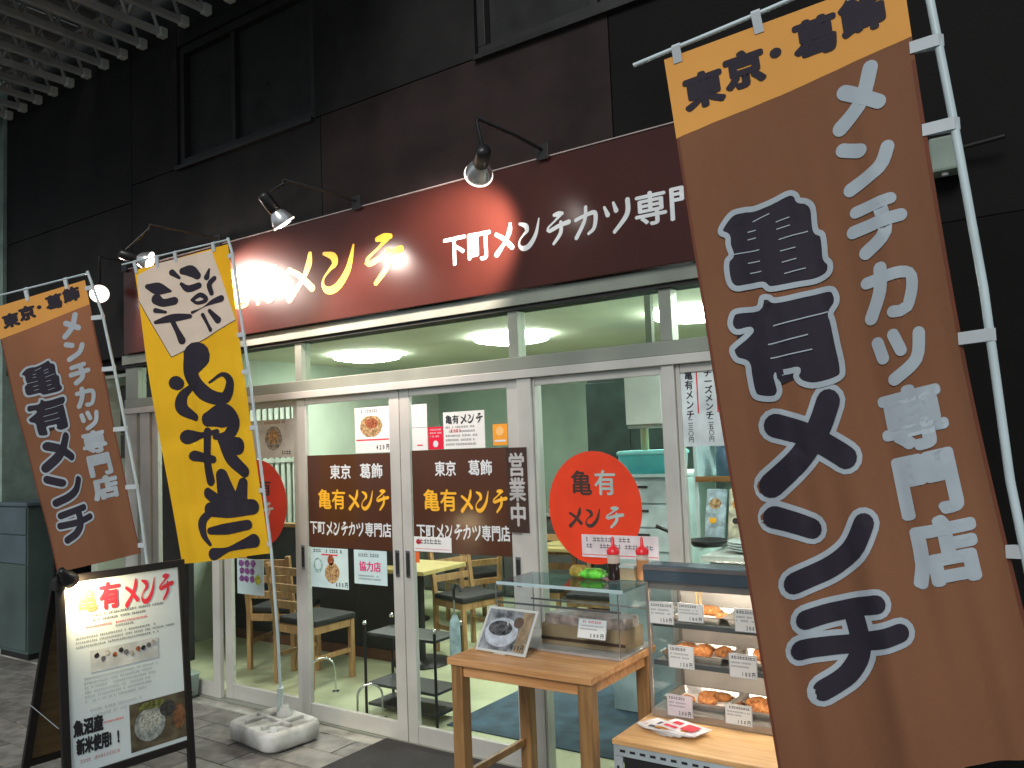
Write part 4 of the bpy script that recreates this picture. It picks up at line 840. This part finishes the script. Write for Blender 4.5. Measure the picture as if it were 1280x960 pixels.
# ---------------------------------------------------------------- heated showcase
SX0, SX1, SY0, SY1, SZ0, SZ1 = 2.535, 3.50, -.37, -.05, RZ+.001, 1.105
sh = thing('food_showcase', 'three tier glass food showcase with dark blue hood beside the big banner', 'showcase', ((SX0+SX1)/2, (SY0+SY1)/2, SZ0))
HOOD = M('showcase_hood', (.085, .12, .155), rough=.35, metal=.3, var=.08)
CASEM = M('showcase_steel', (.42, .38, .34), rough=.35, metal=.6, var=.08)
def sx(nm, x0, x1, y0, y1, z0, z1, mat, bev=0.): g = G(); g.box(x0, x1, y0, y1, z0, z1, bev); return part(nm, g, mat, sh, world=True)
sx('hood', SX0-.006, SX1+.006, SY0-.006, SY0+.11, 1.035, SZ1, HOOD, .008)
sx('top_pane', SX0, SX1, SY0+.111, SY1, 1.036, 1.042, ACRYL); sx('top_edge', SX0, SX1, SY1-.012, SY1, 1.043, 1.056, CASEM, .002)
sx('hood_strip', SX0-.004, SX1+.004, SY0-.009, SY0-.0065, 1.085, 1.100, M('hood_grey', (.16, .15, .15), rough=.4))
sx('light_shield', SX0+.013, SX1-.013, SY0+.008, SY0+.012, 1.008, 1.0345, CASEM); sx('base', SX0, SX1, SY0, SY1, SZ0, SZ0+.03, CASEM, .003)
for x in (SX0, SX1-.012):
    for y in (SY0, SY1-.012): sx('corner_post', x, x+.012, y, y+.012, SZ0+.031, 1.034, CASEM, .002)
sx('back_panel', SX0+.013, SX1-.013, SY1-.004, SY1, SZ0+.031, 1.034, M('showcase_back', (.62, .56, .50), rough=.4, var=.15, scale=4))
sx('side_pane', SX0+.003, SX0+.006, SY0+.013, SY1-.013, SZ0+.031, 1.034, ACRYL); sx('front_pane', SX0+.013, SX1-.013, SY0+.003, SY0+.006, SZ0+.031, 1.034, ACRYL)
for z in (.715, .870):
    sx('shelf', SX0+.012, SX1-.012, SY0+.03, SY1-.006, z-.006, z, CASEM, .001); sx('shelf_rail', SX0+.012, SX1-.012, SY0+.022, SY0+.029, z-.014, z+.006, M('shelf_rail_grey', (.10, .11, .11), rough=.4))
part('lamp_tube', G().tube([(SX0+.03, SY0+.03, 1.0235), (SX1-.03, SY0+.03, 1.0235)], .008, 10), M('showcase_tube', (1, .88, .72), var=0, emit=65), sh, world=True)
for z in (.70, .855): part('lamp_tube', G().tube([(SX0+.03, SY0+.037, z+.004), (SX1-.03, SY0+.037, z+.004)], .004, 8), M('showcase_tube2', (1, .88, .72), var=0, emit=50), sh, world=True)
def tray(x, z, label, w_=.27, d=.21):
    t = thing('food_tray', label, 'tray', (x, -.215, z+.001), 0, 'steel trays in the showcase')
    g = G(); hx, hy = w_/2, d/2; n = 5; prof = [(hx-.018, hy-.018, .012, .003), (hx-.006, hy-.006, .015, .030), (hx+.004, hy+.004, .018, .032), (hx+.004, hy+.004, .018, .030), (hx-.004, hy-.004, .016, .027), (hx-.016, hy-.016, .012, .0)]
    m_ = 4*(n+1); vs = []
    for a, b, r, zz in prof: vs += [Vector((X, Y, zz)) for X, Y in rounded_rect(a, b, r, n)]
    fs = [(i*m_+k, i*m_+(k+1) % m_, (i+1)*m_+(k+1) % m_, (i+1)*m_+k) for i in range(len(prof)-1) for k in range(m_)]+[tuple(range(m_)), tuple(range((len(prof)-1)*m_, len(prof)*m_))[::-1]]
    g.faces(vs, fs); part('pan', g, STEEL, t)
    g = G(); g.faces([Vector((X, Y, .0045)) for X, Y in rounded_rect(hx-.022, hy-.022, .012, 4)], [tuple(range(20))]); part('paper_liner', g, M('tray_paper', (.85, .76, .66), rough=.7, var=.15, scale=12), t)
    return t
def croquette(x, y, z, rx_, ry_, rz_, label, mat=FOOD, rot=0, seed=1):
    rr = random.Random(seed); b = bmesh.new(); bmesh.ops.create_icosphere(b, subdivisions=3, radius=1)
    for v in b.verts:
        k = 1+.05*math.sin(v.co.x*7+seed)+.05*math.sin(v.co.y*9+seed*2)+rr.uniform(-.035, .035)
        v.co = Vector((v.co.x*rx_*k, v.co.y*ry_*k, math.copysign(abs(v.co.z)**.8, v.co.z)*rz_*k))
    g = G(); g.add(b, True); solo('fried_cutlet', g, mat, label, 'fried cutlet', 'fried cutlets in the showcase', (x, y, z+rz_*.92), R(rot))
tiers = ((.531, 'bottom'), (.715, 'middle'), (.870, 'top'))
for z, nm in tiers:
    for k, x in enumerate((2.695, 2.975, 3.255)):
        tray(x, z, '%s tier steel tray, %s of the three' % (nm, ('leftmost', 'middle one', 'rightmost')[k]))
for a in ((2.64, -.26, .531, .038, .03, .016, 'bottom tier cutlet at the left end', FOOD, 10), (2.72, -.235, .531, .044, .032, .016, 'bottom tier cutlet just right of the left one', FOOD, -15), (2.70, -.165, .531, .04, .03, .016, 'bottom tier cutlet at the back of the left tray', FOOD, 30),
          (2.95, -.24, .531, .050, .036, .019, 'big bright cutlet in the bottom middle tray', FOOD, 5),
          (2.635, -.25, .715, .036, .034, .024, 'middle tier round croquette at the left', FOOD, 0), (2.705, -.225, .715, .046, .032, .022, 'middle tier long croquette beside the round one', FOOD, 20), (2.62, -.17, .715, .036, .032, .02, 'dark middle tier croquette at the back left', FOODB, 0),
          (3.00, -.24, .715, .045, .028, .018, 'middle tier cutlet near the banner edge', FOOD, 0), (2.80, -.20, .870, .036, .024, .013, 'single small cutlet on the top left tray', FOOD, 8)):
    croquette(a[0], a[1], a[2]+.005, a[3], a[4], a[5], a[6], a[7], a[8], seed=int(a[0]*100+a[2]*1000))
for k, (x, y, z, lb) in enumerate(((2.76, -.17, .531, 'bottom tier cutlet at the back right of the left tray'), (3.02, -.17, .531, 'bottom tier cutlet at the back of the middle tray'), (2.90, -.165, .531, 'bottom tier cutlet back left in the middle tray'),
        (2.78, -.18, .715, 'middle tier croquette at the back right of the left tray'), (2.69, -.155, .715, 'middle tier croquette at the back centre of the left tray'), (2.93, -.17, .715, 'middle tier croquette back left in the middle tray'), (3.05, -.165, .715, 'middle tier croquette at the back right of the middle tray'),
        (2.72, -.145, .870, 'top tier cutlet at the back of the left tray'), (2.96, -.19, .870, 'top tier cutlet in the middle tray'))):
    croquette(x, y, z+.005, .040+.004*(k % 3), .031, .017+.003*(k % 2), lb, FOOD if k % 3 else FOODB, 25*k, seed=60+k)
FY = SY0-.003
for x, z1, w_, h, lb, sd_, pk in ((2.602, .960, .105, .088, 'top tier price card at the left end', 51, 0), (2.727, .962, .108, .072, 'top tier price card second from the left', 52, 0), (2.955, .960, .10, .088, 'top tier price card beside the banner', 53, 0),
                    (2.678, .793, .108, .088, 'middle tier price card under the croquettes', 54, 0), (2.928, .788, .108, .090, 'middle tier price card near the banner', 55, 0),
                    (2.662, .600, .108, .084, 'bottom tier price card at the left with pink tint', 56, 1), (2.900, .597, .106, .076, 'bottom tier price card near the banner', 57, 0)):
    card(x, z1, w_, h, FY, lb, body_seed=sd_, pinkish=bool(pk), price=('150円', '180円', '200円')[sd_ % 3])
t = thing('wooden_tongs', 'pale wooden tongs upright at the back of the top showcase tier', 'tongs', (2.66, -.12, .871))
for s in (-1, 1): part('tong_arm', G().box(s*.008-.004, s*.008+.004, -.004, .004, .0, .145, .002), WOODB, t)

# ---------------------------------------------------------------- inside the shop: chairs and tables
def make_chair(label):
    t = thing('wooden_chair', label, 'chair', (0, 0, .007), 0, 'wooden chairs with black seats')
    for x in (-.20, .165):
        part('leg', G().box(x, x+.035, -.20, -.165, 0, .41, .004), CHAIRW, t)
        g = G(); g.box(x, x+.035, .165, .20, 0, .43, .004); part('leg', g, CHAIRW, t)
        g = G(); g.box(x, x+.035, -.0175, .0175, 0, .42, .004, Matrix.Translation((0, .1825, .43)) @ Matrix.Rotation(R(-9), 4, 'X')); part('back_post', g, CHAIRW, t)
        part('side_rail', G().box(x+.006, x+.029, -.164, .164, .18, .21, .002), CHAIRW, t)
        part('seat_rail', G().box(x+.004, x+.031, -.164, .164, .36, .41, .002), CHAIRW, t)
    part('seat_rail', G().box(-.164, .164, -.196, -.170, .36, .41, .002), CHAIRW, t); part('seat_rail', G().box(-.164, .164, .170, .196, .36, .41, .002), CHAIRW, t)
    part('seat', G().box(-.205, .205, -.21, .165, .411, .455, .014), SEATB, t)
    bm_ = Matrix.Translation((0, .1825, .43)) @ Matrix.Rotation(R(-9), 4, 'X')
    for z in (.34, .22, .10): g = G(); g.box(-.164, .164, -.010, .010, z, z+.055, .003, bm_); part('back_rail', g, CHAIRW, t)
    return t
ch = make_chair('beech chair just inside the left door in front of the black partition')
spots = [(-.54, .60, 178, None), (-1.10, .80, 200, 'beech chair behind the door with the half oval, beside the banner pole'), (-.05, 1.75, 75, 'beech chair with black seat right of the meeting stiles'), (.30, 2.35, 10, 'chair seen from behind through the right door, facing the far table'),
         (-.65, 2.6, 240, 'far chair deep in the dining room left of the table'), (.95, 2.95, 190, 'far chair under the oval window view beside the counter'), (.9, 2.2, 5, 'chair in front of the yellow topped table seen left of the oval')]
for i, (x, y, a, lb) in enumerate(spots):
    c = ch if i == 0 else copy_tree(ch); c.location = (x, y, .007); c.rotation_euler = (0, 0, R(a))
    if lb: c['label'] = lb
def make_table(label, loc, w_=.7, d=.6, rz=0):
    t = thing('dining_table', label, 'table', loc, rz, 'dining tables inside the shop')
    part('tabletop', G().box(-w_/2, w_/2, -d/2, d/2, .69, .72, .005), wood('yellow_tabletop', (.50, .42, .18), (.40, .32, .12)), t)
    part('column', G().lathe([(.03, .02), (.03, .689)], 14), BLACK, t); part('foot', G().lathe([(.0, 0), (.22, 0), (.22, .01), (.05, .025), (.03, .03)], 24), BLACK, t)
make_table('yellow topped table right of the meeting stiles behind the orange tag', (-.15, 1.30, .007), .5, .5)
make_table('far dining table with yellow top seen left of the oval', (.50, 2.75, .007), .9, .6)
make_table('dining table deep at the left behind the partition', (-1.3, 2.4, .007), 1.2, .6)
# dark low cabinets at the back of the dining room
t = thing('low_cabinet', 'long dark grey cabinet along the back wall of the dining room', 'cabinet', (-.7, 3.9, .007))
part('carcass', G().box(-1.5, 1.3, -.2, .25, 0, .85, .005), M('dark_cabinet', (.045, .045, .045), rough=.4, var=.1), t)
for k in range(5): part('door', G().box(-1.48+k*.555, -.94+k*.555, -.215, -.2005, .03, .80, .004), M('dark_cabinet_door', (.065, .065, .065), rough=.35, var=.1), t)
part('worktop', G().box(-1.52, 1.32, -.23, .26, .851, .88, .004), M('grey_worktop', (.25, .27, .25), rough=.4), t)
# small wire rack just inside the pair of doors
t = thing('wire_shelf_rack', 'small black three tier shelf rack just inside the door pair', 'shelf rack', (.60, .36, .007))
for x in (-.28, .28):
    for y in (-.12, .12):
        part('post', G().tube([(x, y, 0), (x, y, .53)], .009, 10), BLACK, t); part('knob', G().lathe([(.0, .0), (.013, .006), (.015, .016), (.01, .027), (.0, .03)], 14, (x, y, .53)), CHROME, t)
for z in (.05, .17, .47): part('shelf', G().box(-.27, .27, -.115, .115, z, z+.018, .003), M('rack_shelf_dark', (.03, .03, .032), rough=.4), t)
t = thing('umbrella', 'pale blue folded umbrella leaning beside the small black rack', 'umbrella', (.985, .30, .007))
part('canopy', G().lathe([(.006, .04), (.022, .12), (.034, .45), (.03, .60), (.010, .64)], 12), M('pale_blue_cloth', (.33, .46, .50), rough=.7, var=.2, scale=20), t); part('shaft', G().tube([(0, 0, 0), (0, 0, .72)], .005, 8), CHROME, t); part('handle', G().tube([(0, 0, .72), (0, 0, .78), (.02, 0, .81), (.045, 0, .80), (.05, 0, .77)], .009, 8), BLACK, t)
def hoop(x, y, lb, s=1.):
    t = thing('steel_hoop', lb, 'floor hoop', (x, y, .007), R(38), 'bent steel floor hoops')
    pts = [(-.075*s, 0, 0), (-.075*s, 0, .13*s)]+[(-.075*s*math.cos(R(a)), 0, .13*s+.075*s*math.sin(R(a))) for a in range(15, 180, 15)]+[(.075*s, 0, .13*s), (.075*s, 0, 0)]
    part('bent_tube', G().tube(pts, .007, 8), CHROME, t)
    for x_ in (-.075*s, .075*s): part('floor_plate', G().box(x_-.022, x_+.022, -.022, .022, 0, .005, .001), CHROME, t)
hoop(.42, .17, 'bright steel hoop standing right behind the left door of the pair'); hoop(-.26, .42, 'dimmer steel hoop farther left behind the same door pane', 1.1)
g = G(); g.box(.9, 2.35, .30, 1.65, .0065, .014, .003); solo('blue_carpet', g, M('blue_carpet', (.045, .085, .12), rough=.95, var=.25, scale=8, bump=.6, bscale=300), 'blue grey carpet on the shop floor behind the wooden table', 'carpet')

# ---------------------------------------------------------------- inside: kitchen side
t = thing('grey_fridge', 'tall grey green fridge behind the left half of the oval window', 'fridge', (.95, 3.6, .007))
FG = M('fridge_grey_green', (.13, .17, .155), rough=.3, metal=.3, var=.1)
part('body', G().box(-.35, .35, -.3, .35, 0, 2.0, .01), FG, t)
for k in range(2): d_ = part('door', G().box(-.345+k*.347, -.004+k*.347, -.33, -.301, .1, 1.97, .006), M('fridge_door', (.17, .215, .20), rough=.28, metal=.3, var=.1), t); part('handle', G().box(-.05+k*.072, -.03+k*.072, -.355, -.331, .9, 1.3, .004), CHROME, d_)
t = thing('black_cabinet', 'tall near black cabinet left of the white box cover in the window', 'cabinet', (1.32, 2.4, .007))
part('body', G().box(-.44, .30, -.25, .25, 0, 2.1, .01), M('near_black_green', (.016, .03, .026), rough=.4, var=.2), t)
part('door', G().box(-.435, -.07, -.275, -.251, .05, 2.05, .004), M('near_black_green2', (.022, .042, .036), rough=.35, var=.2), t); part('door', G().box(-.065, .295, -.275, -.251, .05, 2.05, .004), M('near_black_green2', ()), t)
t = thing('wall_box', 'white box cover hanging high in the kitchen over the yellow post', 'box', (1.94, 1.02, 1.70))
part('shell', G().box(-.13, .105, -.06, .18, 0, .31, .006), M('white_box_shell', (.82, .90, .86), rough=.4, var=.04), t); part('bottom_lip', G().box(-.125, .10, -.05, .17, -.022, -.001, .003), ALUD, t)
part('hanger', G().box(-.02, .02, .04, .08, .311, .794), ALUD, t)
t = thing('yellow_post', 'short pale yellow post between the white box and the turquoise cooler', 'post', (1.885, 1.05, 1.548))
part('shaft', G().lathe([(.0, 0), (.024, 0), (.024, .125), (.028, .129), (.0, .13)], 16), M('pale_yellow', (.52, .50, .28), rough=.5), t)
t = thing('kitchen_unit', 'pale blue white kitchen worktop unit under the turquoise cooler', 'kitchen unit', (1.98, 1.25, .007))
part('body', G().box(-.36, .14, -.25, .35, 0, 1.38, .008), M('unit_pale_blue', (.50, .66, .70), rough=.4, var=.2, scale=4), t); part('worktop', G().box(-.38, .15, -.28, .36, 1.381, 1.40, .004), PAPERB, t)
for k in range(3): d_ = part('drawer', G().box(-.35, .13, -.266, -.2505, .95+k*.14, 1.08+k*.14, .004), M('unit_drawer', (.55, .70, .74), rough=.35, var=.15, scale=8), t); part('handle', G().box(-.16, -.06, -.278, -.267, 1.04+k*.14, 1.052+k*.14, .002), RUBBER, d_)
t = thing('cooler_box', 'turquoise cooler box with pale lid in the kitchen right of the oval', 'cooler box', (1.90, 1.12, 1.408), R(4))
loft([(.175, .11, .02, 0), (.185, .12, .025, .11), (.187, .122, .025, .112)], 'tub', M('turquoise', (.12, .68, .74), rough=.35, var=.06), t); loft([(.192, .127, .028, .113), (.192, .127, .028, .130), (.18, .115, .025, .138)], 'lid', M('turquoise_lid', (.30, .80, .82), rough=.35, var=.06), t)
# kitchen counter behind the right window
t = thing('kitchen_counter', 'cream kitchen counter just behind the right window', 'counter', (3.0, .50, .007))
part('cabinet', G().box(-.42, .75, -.28, .30, 0, 1.03, .006), M('cream_cabinet', (.42, .44, .40), rough=.5, var=.1), t); part('worktop', G().box(-.45, .77, -.31, .32, 1.031, 1.06, .004), M('pale_worktop', (.60, .66, .62), rough=.35, var=.1), t)
t = thing('wall_shelf', 'two level kitchen shelf with a brown front edge seen beside the big banner', 'shelf', (2.9, .95, 1.0))
part('side_panel', G().box(-.62, -.60, -.13, .13, 0, .90, .003), PAPERB, t); part('side_panel', G().box(.60, .62, -.13, .13, 0, .90, .003), PAPERB, t)
part('shelf_board', G().box(-.599, .599, -.13, .13, .37, .395, .002), M('shelf_mint', (.50, .62, .56), rough=.4), t); part('front_edge', G().box(-.61, .61, -.14, -.131, .37, .40, .002), wood('shelf_edge_brown', (.33, .17, .06), (.2, .1, .03)), t); part('shelf_board', G().box(-.599, .599, -.13, .13, .88, .90, .002), PAPERB, t)
part('back_panel', G().box(-.60, .60, .131, .14, 0, .90), M('shelf_back', (.42, .55, .55), rough=.5, var=.3, scale=8), t)
SPOTS = [('mixing_bowl', 'shiny green plastic bowl on the kitchen shelf beside the banner edge', 'bowl', (2.62, .93, 1.397), M('green_plastic', (.16, .55, .30), rough=.3, var=.1), [(.0, 0), (.05, 0), (.095, .07), (.10, .12), (.094, .12), (.088, .07), (.045, .008)]),
         ('storage_jar', 'dull blue jar left of the green bowl on the kitchen shelf', 'jar', (2.42, .93, 1.397), M('dull_blue', (.07, .14, .22), rough=.4, var=.1), [(.0, 0), (.05, 0), (.052, .12), (.045, .135), (.045, .16), (.0, .162)])]
for nm, lb, ct, lc, mt_, prof in SPOTS: solo(nm, G().lathe(prof, 26), mt_, lb, ct, None, lc)
for k, (x, z, mt_, lb) in enumerate(((2.40, 1.13, M('pack_white_blue', (.45, .62, .72), rough=.3, var=.3, scale=20), 'white and blue packet leaning at the left of the kitchen counter'), (2.53, 1.13, M('pack_cream', (.72, .72, .55), rough=.3, var=.3, scale=20), 'cream packet with orange picture leaning on the kitchen counter'), (2.67, 1.13, M('pack_white_blue', ()), 'second blue tinted packet close to the banner edge'))):
    t = thing('food_packet', lb, 'packet', (x, .76, 1.068), R(4*k-5), 'food packets on the kitchen counter')
    mt2 = Matrix.Rotation(R(-14), 4, 'X')
    g = G(); g.box(-.055, .055, -.012, .012, 0, .27, .006, mt2); part('pack', g, mt_, t)
    o = ell(.0, .19, .035, .028, (FO1, CLO, GRN)[k], t, y=-.0135, wob=.1); o.data.transform(mt2); o = ell(-.01, .10, .022, .016, (YEL, INK, FO1)[k], t, y=-.0135, wob=.1); o.data.transform(mt2)
t = thing('frying_pan', 'black frying pan with its handle raised on the kitchen counter', 'pan', (2.50, .42, 1.082), R(200))
part('pan_body', G().lathe([(.0, 0), (.075, 0), (.10, .03), (.097, .03), (.073, .006), (.0, .006)], 26), BLACK, t); part('handle', G().tube([(.09, 0, .028), (.16, 0, .06), (.25, 0, .10)], .010, 8), BLACK, t)
for k in range(4):
    solo('plate', G().lathe([(.0, 0), (.06, 0), (.105, .014), (.105, .018), (.06, .006), (.0, .006)], 28), M('pale_plate', (.62, .74, .74), rough=.2, var=.05), ('lowest', 'second', 'third', 'topmost')[k]+' pale plate of the stack on the kitchen counter', 'plate', 'stack of pale plates', (2.73, .36, 1.070+k*.012))

t = thing('added_kitchen_tube', 'unseen tube lamp added on the ceiling behind the big banner to brighten the kitchen', 'tube lamp', (3.35, .48, 2.5))  # unseen lamp, added over the counter to brighten the kitchen objects
part('housing', G().box(-.62, .62, -.05, .05, -.03, -.001, .004), PAPER, t); part('tube', G().tube([(-.58, 0, -.05), (.58, 0, -.05)], .016, 12), M('tube_glow', (.90, 1, .97), var=0, emit=180), t)
# ---------------------------------------------------------------- neighbour at the left edge
nb = thing('neighbour_building', 'dark neighbouring building with a pale green corner pipe at the left edge', 'building', (-6.5, 0, 0))
def nx(nm, x0, x1, y0, y1, z0, z1, mat, bev=.004, par=None): g = G(); g.box(x0, x1, y0, y1, z0, z1, bev); return part(nm, g, mat, par or nb, world=True)
nx('wall', -16, -3.93, .02, .4, 2.4, 7.4, WALLD); nx('wall', -16, -5.3, .05, .4, .0, 2.39, M('neighbour_wall', (.10, .11, .11), rough=.7, var=.2))
nx('corner_pilaster', -3.925, -3.81, -.03, .3, .0, 7.0, M('pale_green_pilaster', (.26, .36, .32), rough=.5, var=.12))
nx('doorway_back', -5.29, -1.87, .5, .55, .0, 2.39, M('doorway_dark', (.012, .012, .013), rough=.8)); nx('lintel', -5.29, -3.93, .02, .4, 2.2, 2.395, WALLD)
nx('soffit', -3.80, -1.87, .06, .49, 2.3, 2.385, WALLD); nx('crossbar', -2.95, -1.87, -.005, .02, 2.235, 2.26, ALUD, .002); nx('inner_post', -2.98, -2.955, -.005, .02, 0, 2.29, BLACK, .002)
for k in range(3): nx('shutter_slat', -2.95, -1.875, .25, .26, 1.62+k*.2, 1.81+k*.2, M('shutter_dark', (.03, .032, .034), rough=.5, var=.1), .002)
part('drain_pipe', G().tube([(-3.97, -.07, 0), (-3.97, -.07, 6.9)], .04, 14), M('grey_pipe', (.20, .24, .23), rough=.5, var=.1), nb, world=True)
t = thing('utility_cabinet', 'tall blue grey utility cabinet standing behind the left brown banner', 'cabinet', (-3.40, -.02, 0))
CB = M('cabinet_blue_grey', (.075, .11, .13), rough=.45, var=.12, scale=3); CB2 = M('cabinet_green_grey', (.065, .10, .095), rough=.45, var=.12, scale=3)
part('body', G().box(-.27, .25, -.10, .26, .05, 1.25, .008), CB2, t); part('lid', G().box(-.285, .265, -.115, .265, 1.251, 1.285, .008), CB, t); part('plinth', G().box(-.25, .23, -.08, .24, 0, .049), BLACK, t)
for z0, z1 in ((1.02, 1.24), (.78, 1.01)): part('panel', G().box(-.262, .242, -.112, -.101, z0, z1, .004), CB, t)
part('panel', G().box(-.262, .242, -.112, -.101, .08, .77, .004), CB2, t)

# ---------------------------------------------------------------- arcade roof over the street
ar = thing('arcade_roof', 'grey steel arcade roof trusses over the street at the upper left', 'roof', (-3, -2.5, 4.66))
AW = M('arcade_steel', (.42, .45, .46), rough=.6, var=.15, scale=3); AP = M('arcade_sheet', (.36, .38, .39), rough=.6, var=.2, scale=1.5)
g = G(); y0, y1 = -.12, -2.5
def bar(g, a, b, w_=.02):
    g.tube([a, b], w_, 6)
g.box(-.02, .02, y1, y0, .0, .045); g.box(-.025, .025, y1, y0, .33, .37)
n = 10
for k in range(n):
    a = y0+(y1-y0)*k/n; b = y0+(y1-y0)*(k+1)/n
    bar(g, (0, a, .04), (0, (a+b)/2, .34), .014); bar(g, (0, (a+b)/2, .34), (0, b, .04), .014)
tm = g.mesh('truss', AW)
g = G(); g.box(-.03, .03, y0-.001, y0+.06, -.01, .06, .01); em = g.mesh('truss_end', M('truss_end_pale', (.55, .60, .57), rough=.5, var=.1))
for k in range(40):
    x = -6.3+k*.26
    o = bpy.data.objects.new('truss', tm); COL.objects.link(o); o.parent = ar; o.location = (x, 2.5, 0)
    e = bpy.data.objects.new('truss_end', em); COL.objects.link(e); e.parent = o
g = G()
for k in range(4): g.tube([(-6.4, 2.5-.3-k*.66, .20), (4.0, 2.5-.3-k*.66, .20)], .016, 6)
part('purlin', g, AW, ar)
for k in range(9): part('roof_sheet', G().box(-6.5+k*1.2, -5.33+k*1.2, y1+2.5, y0+2.5, .40, .415, .002), AP, ar)
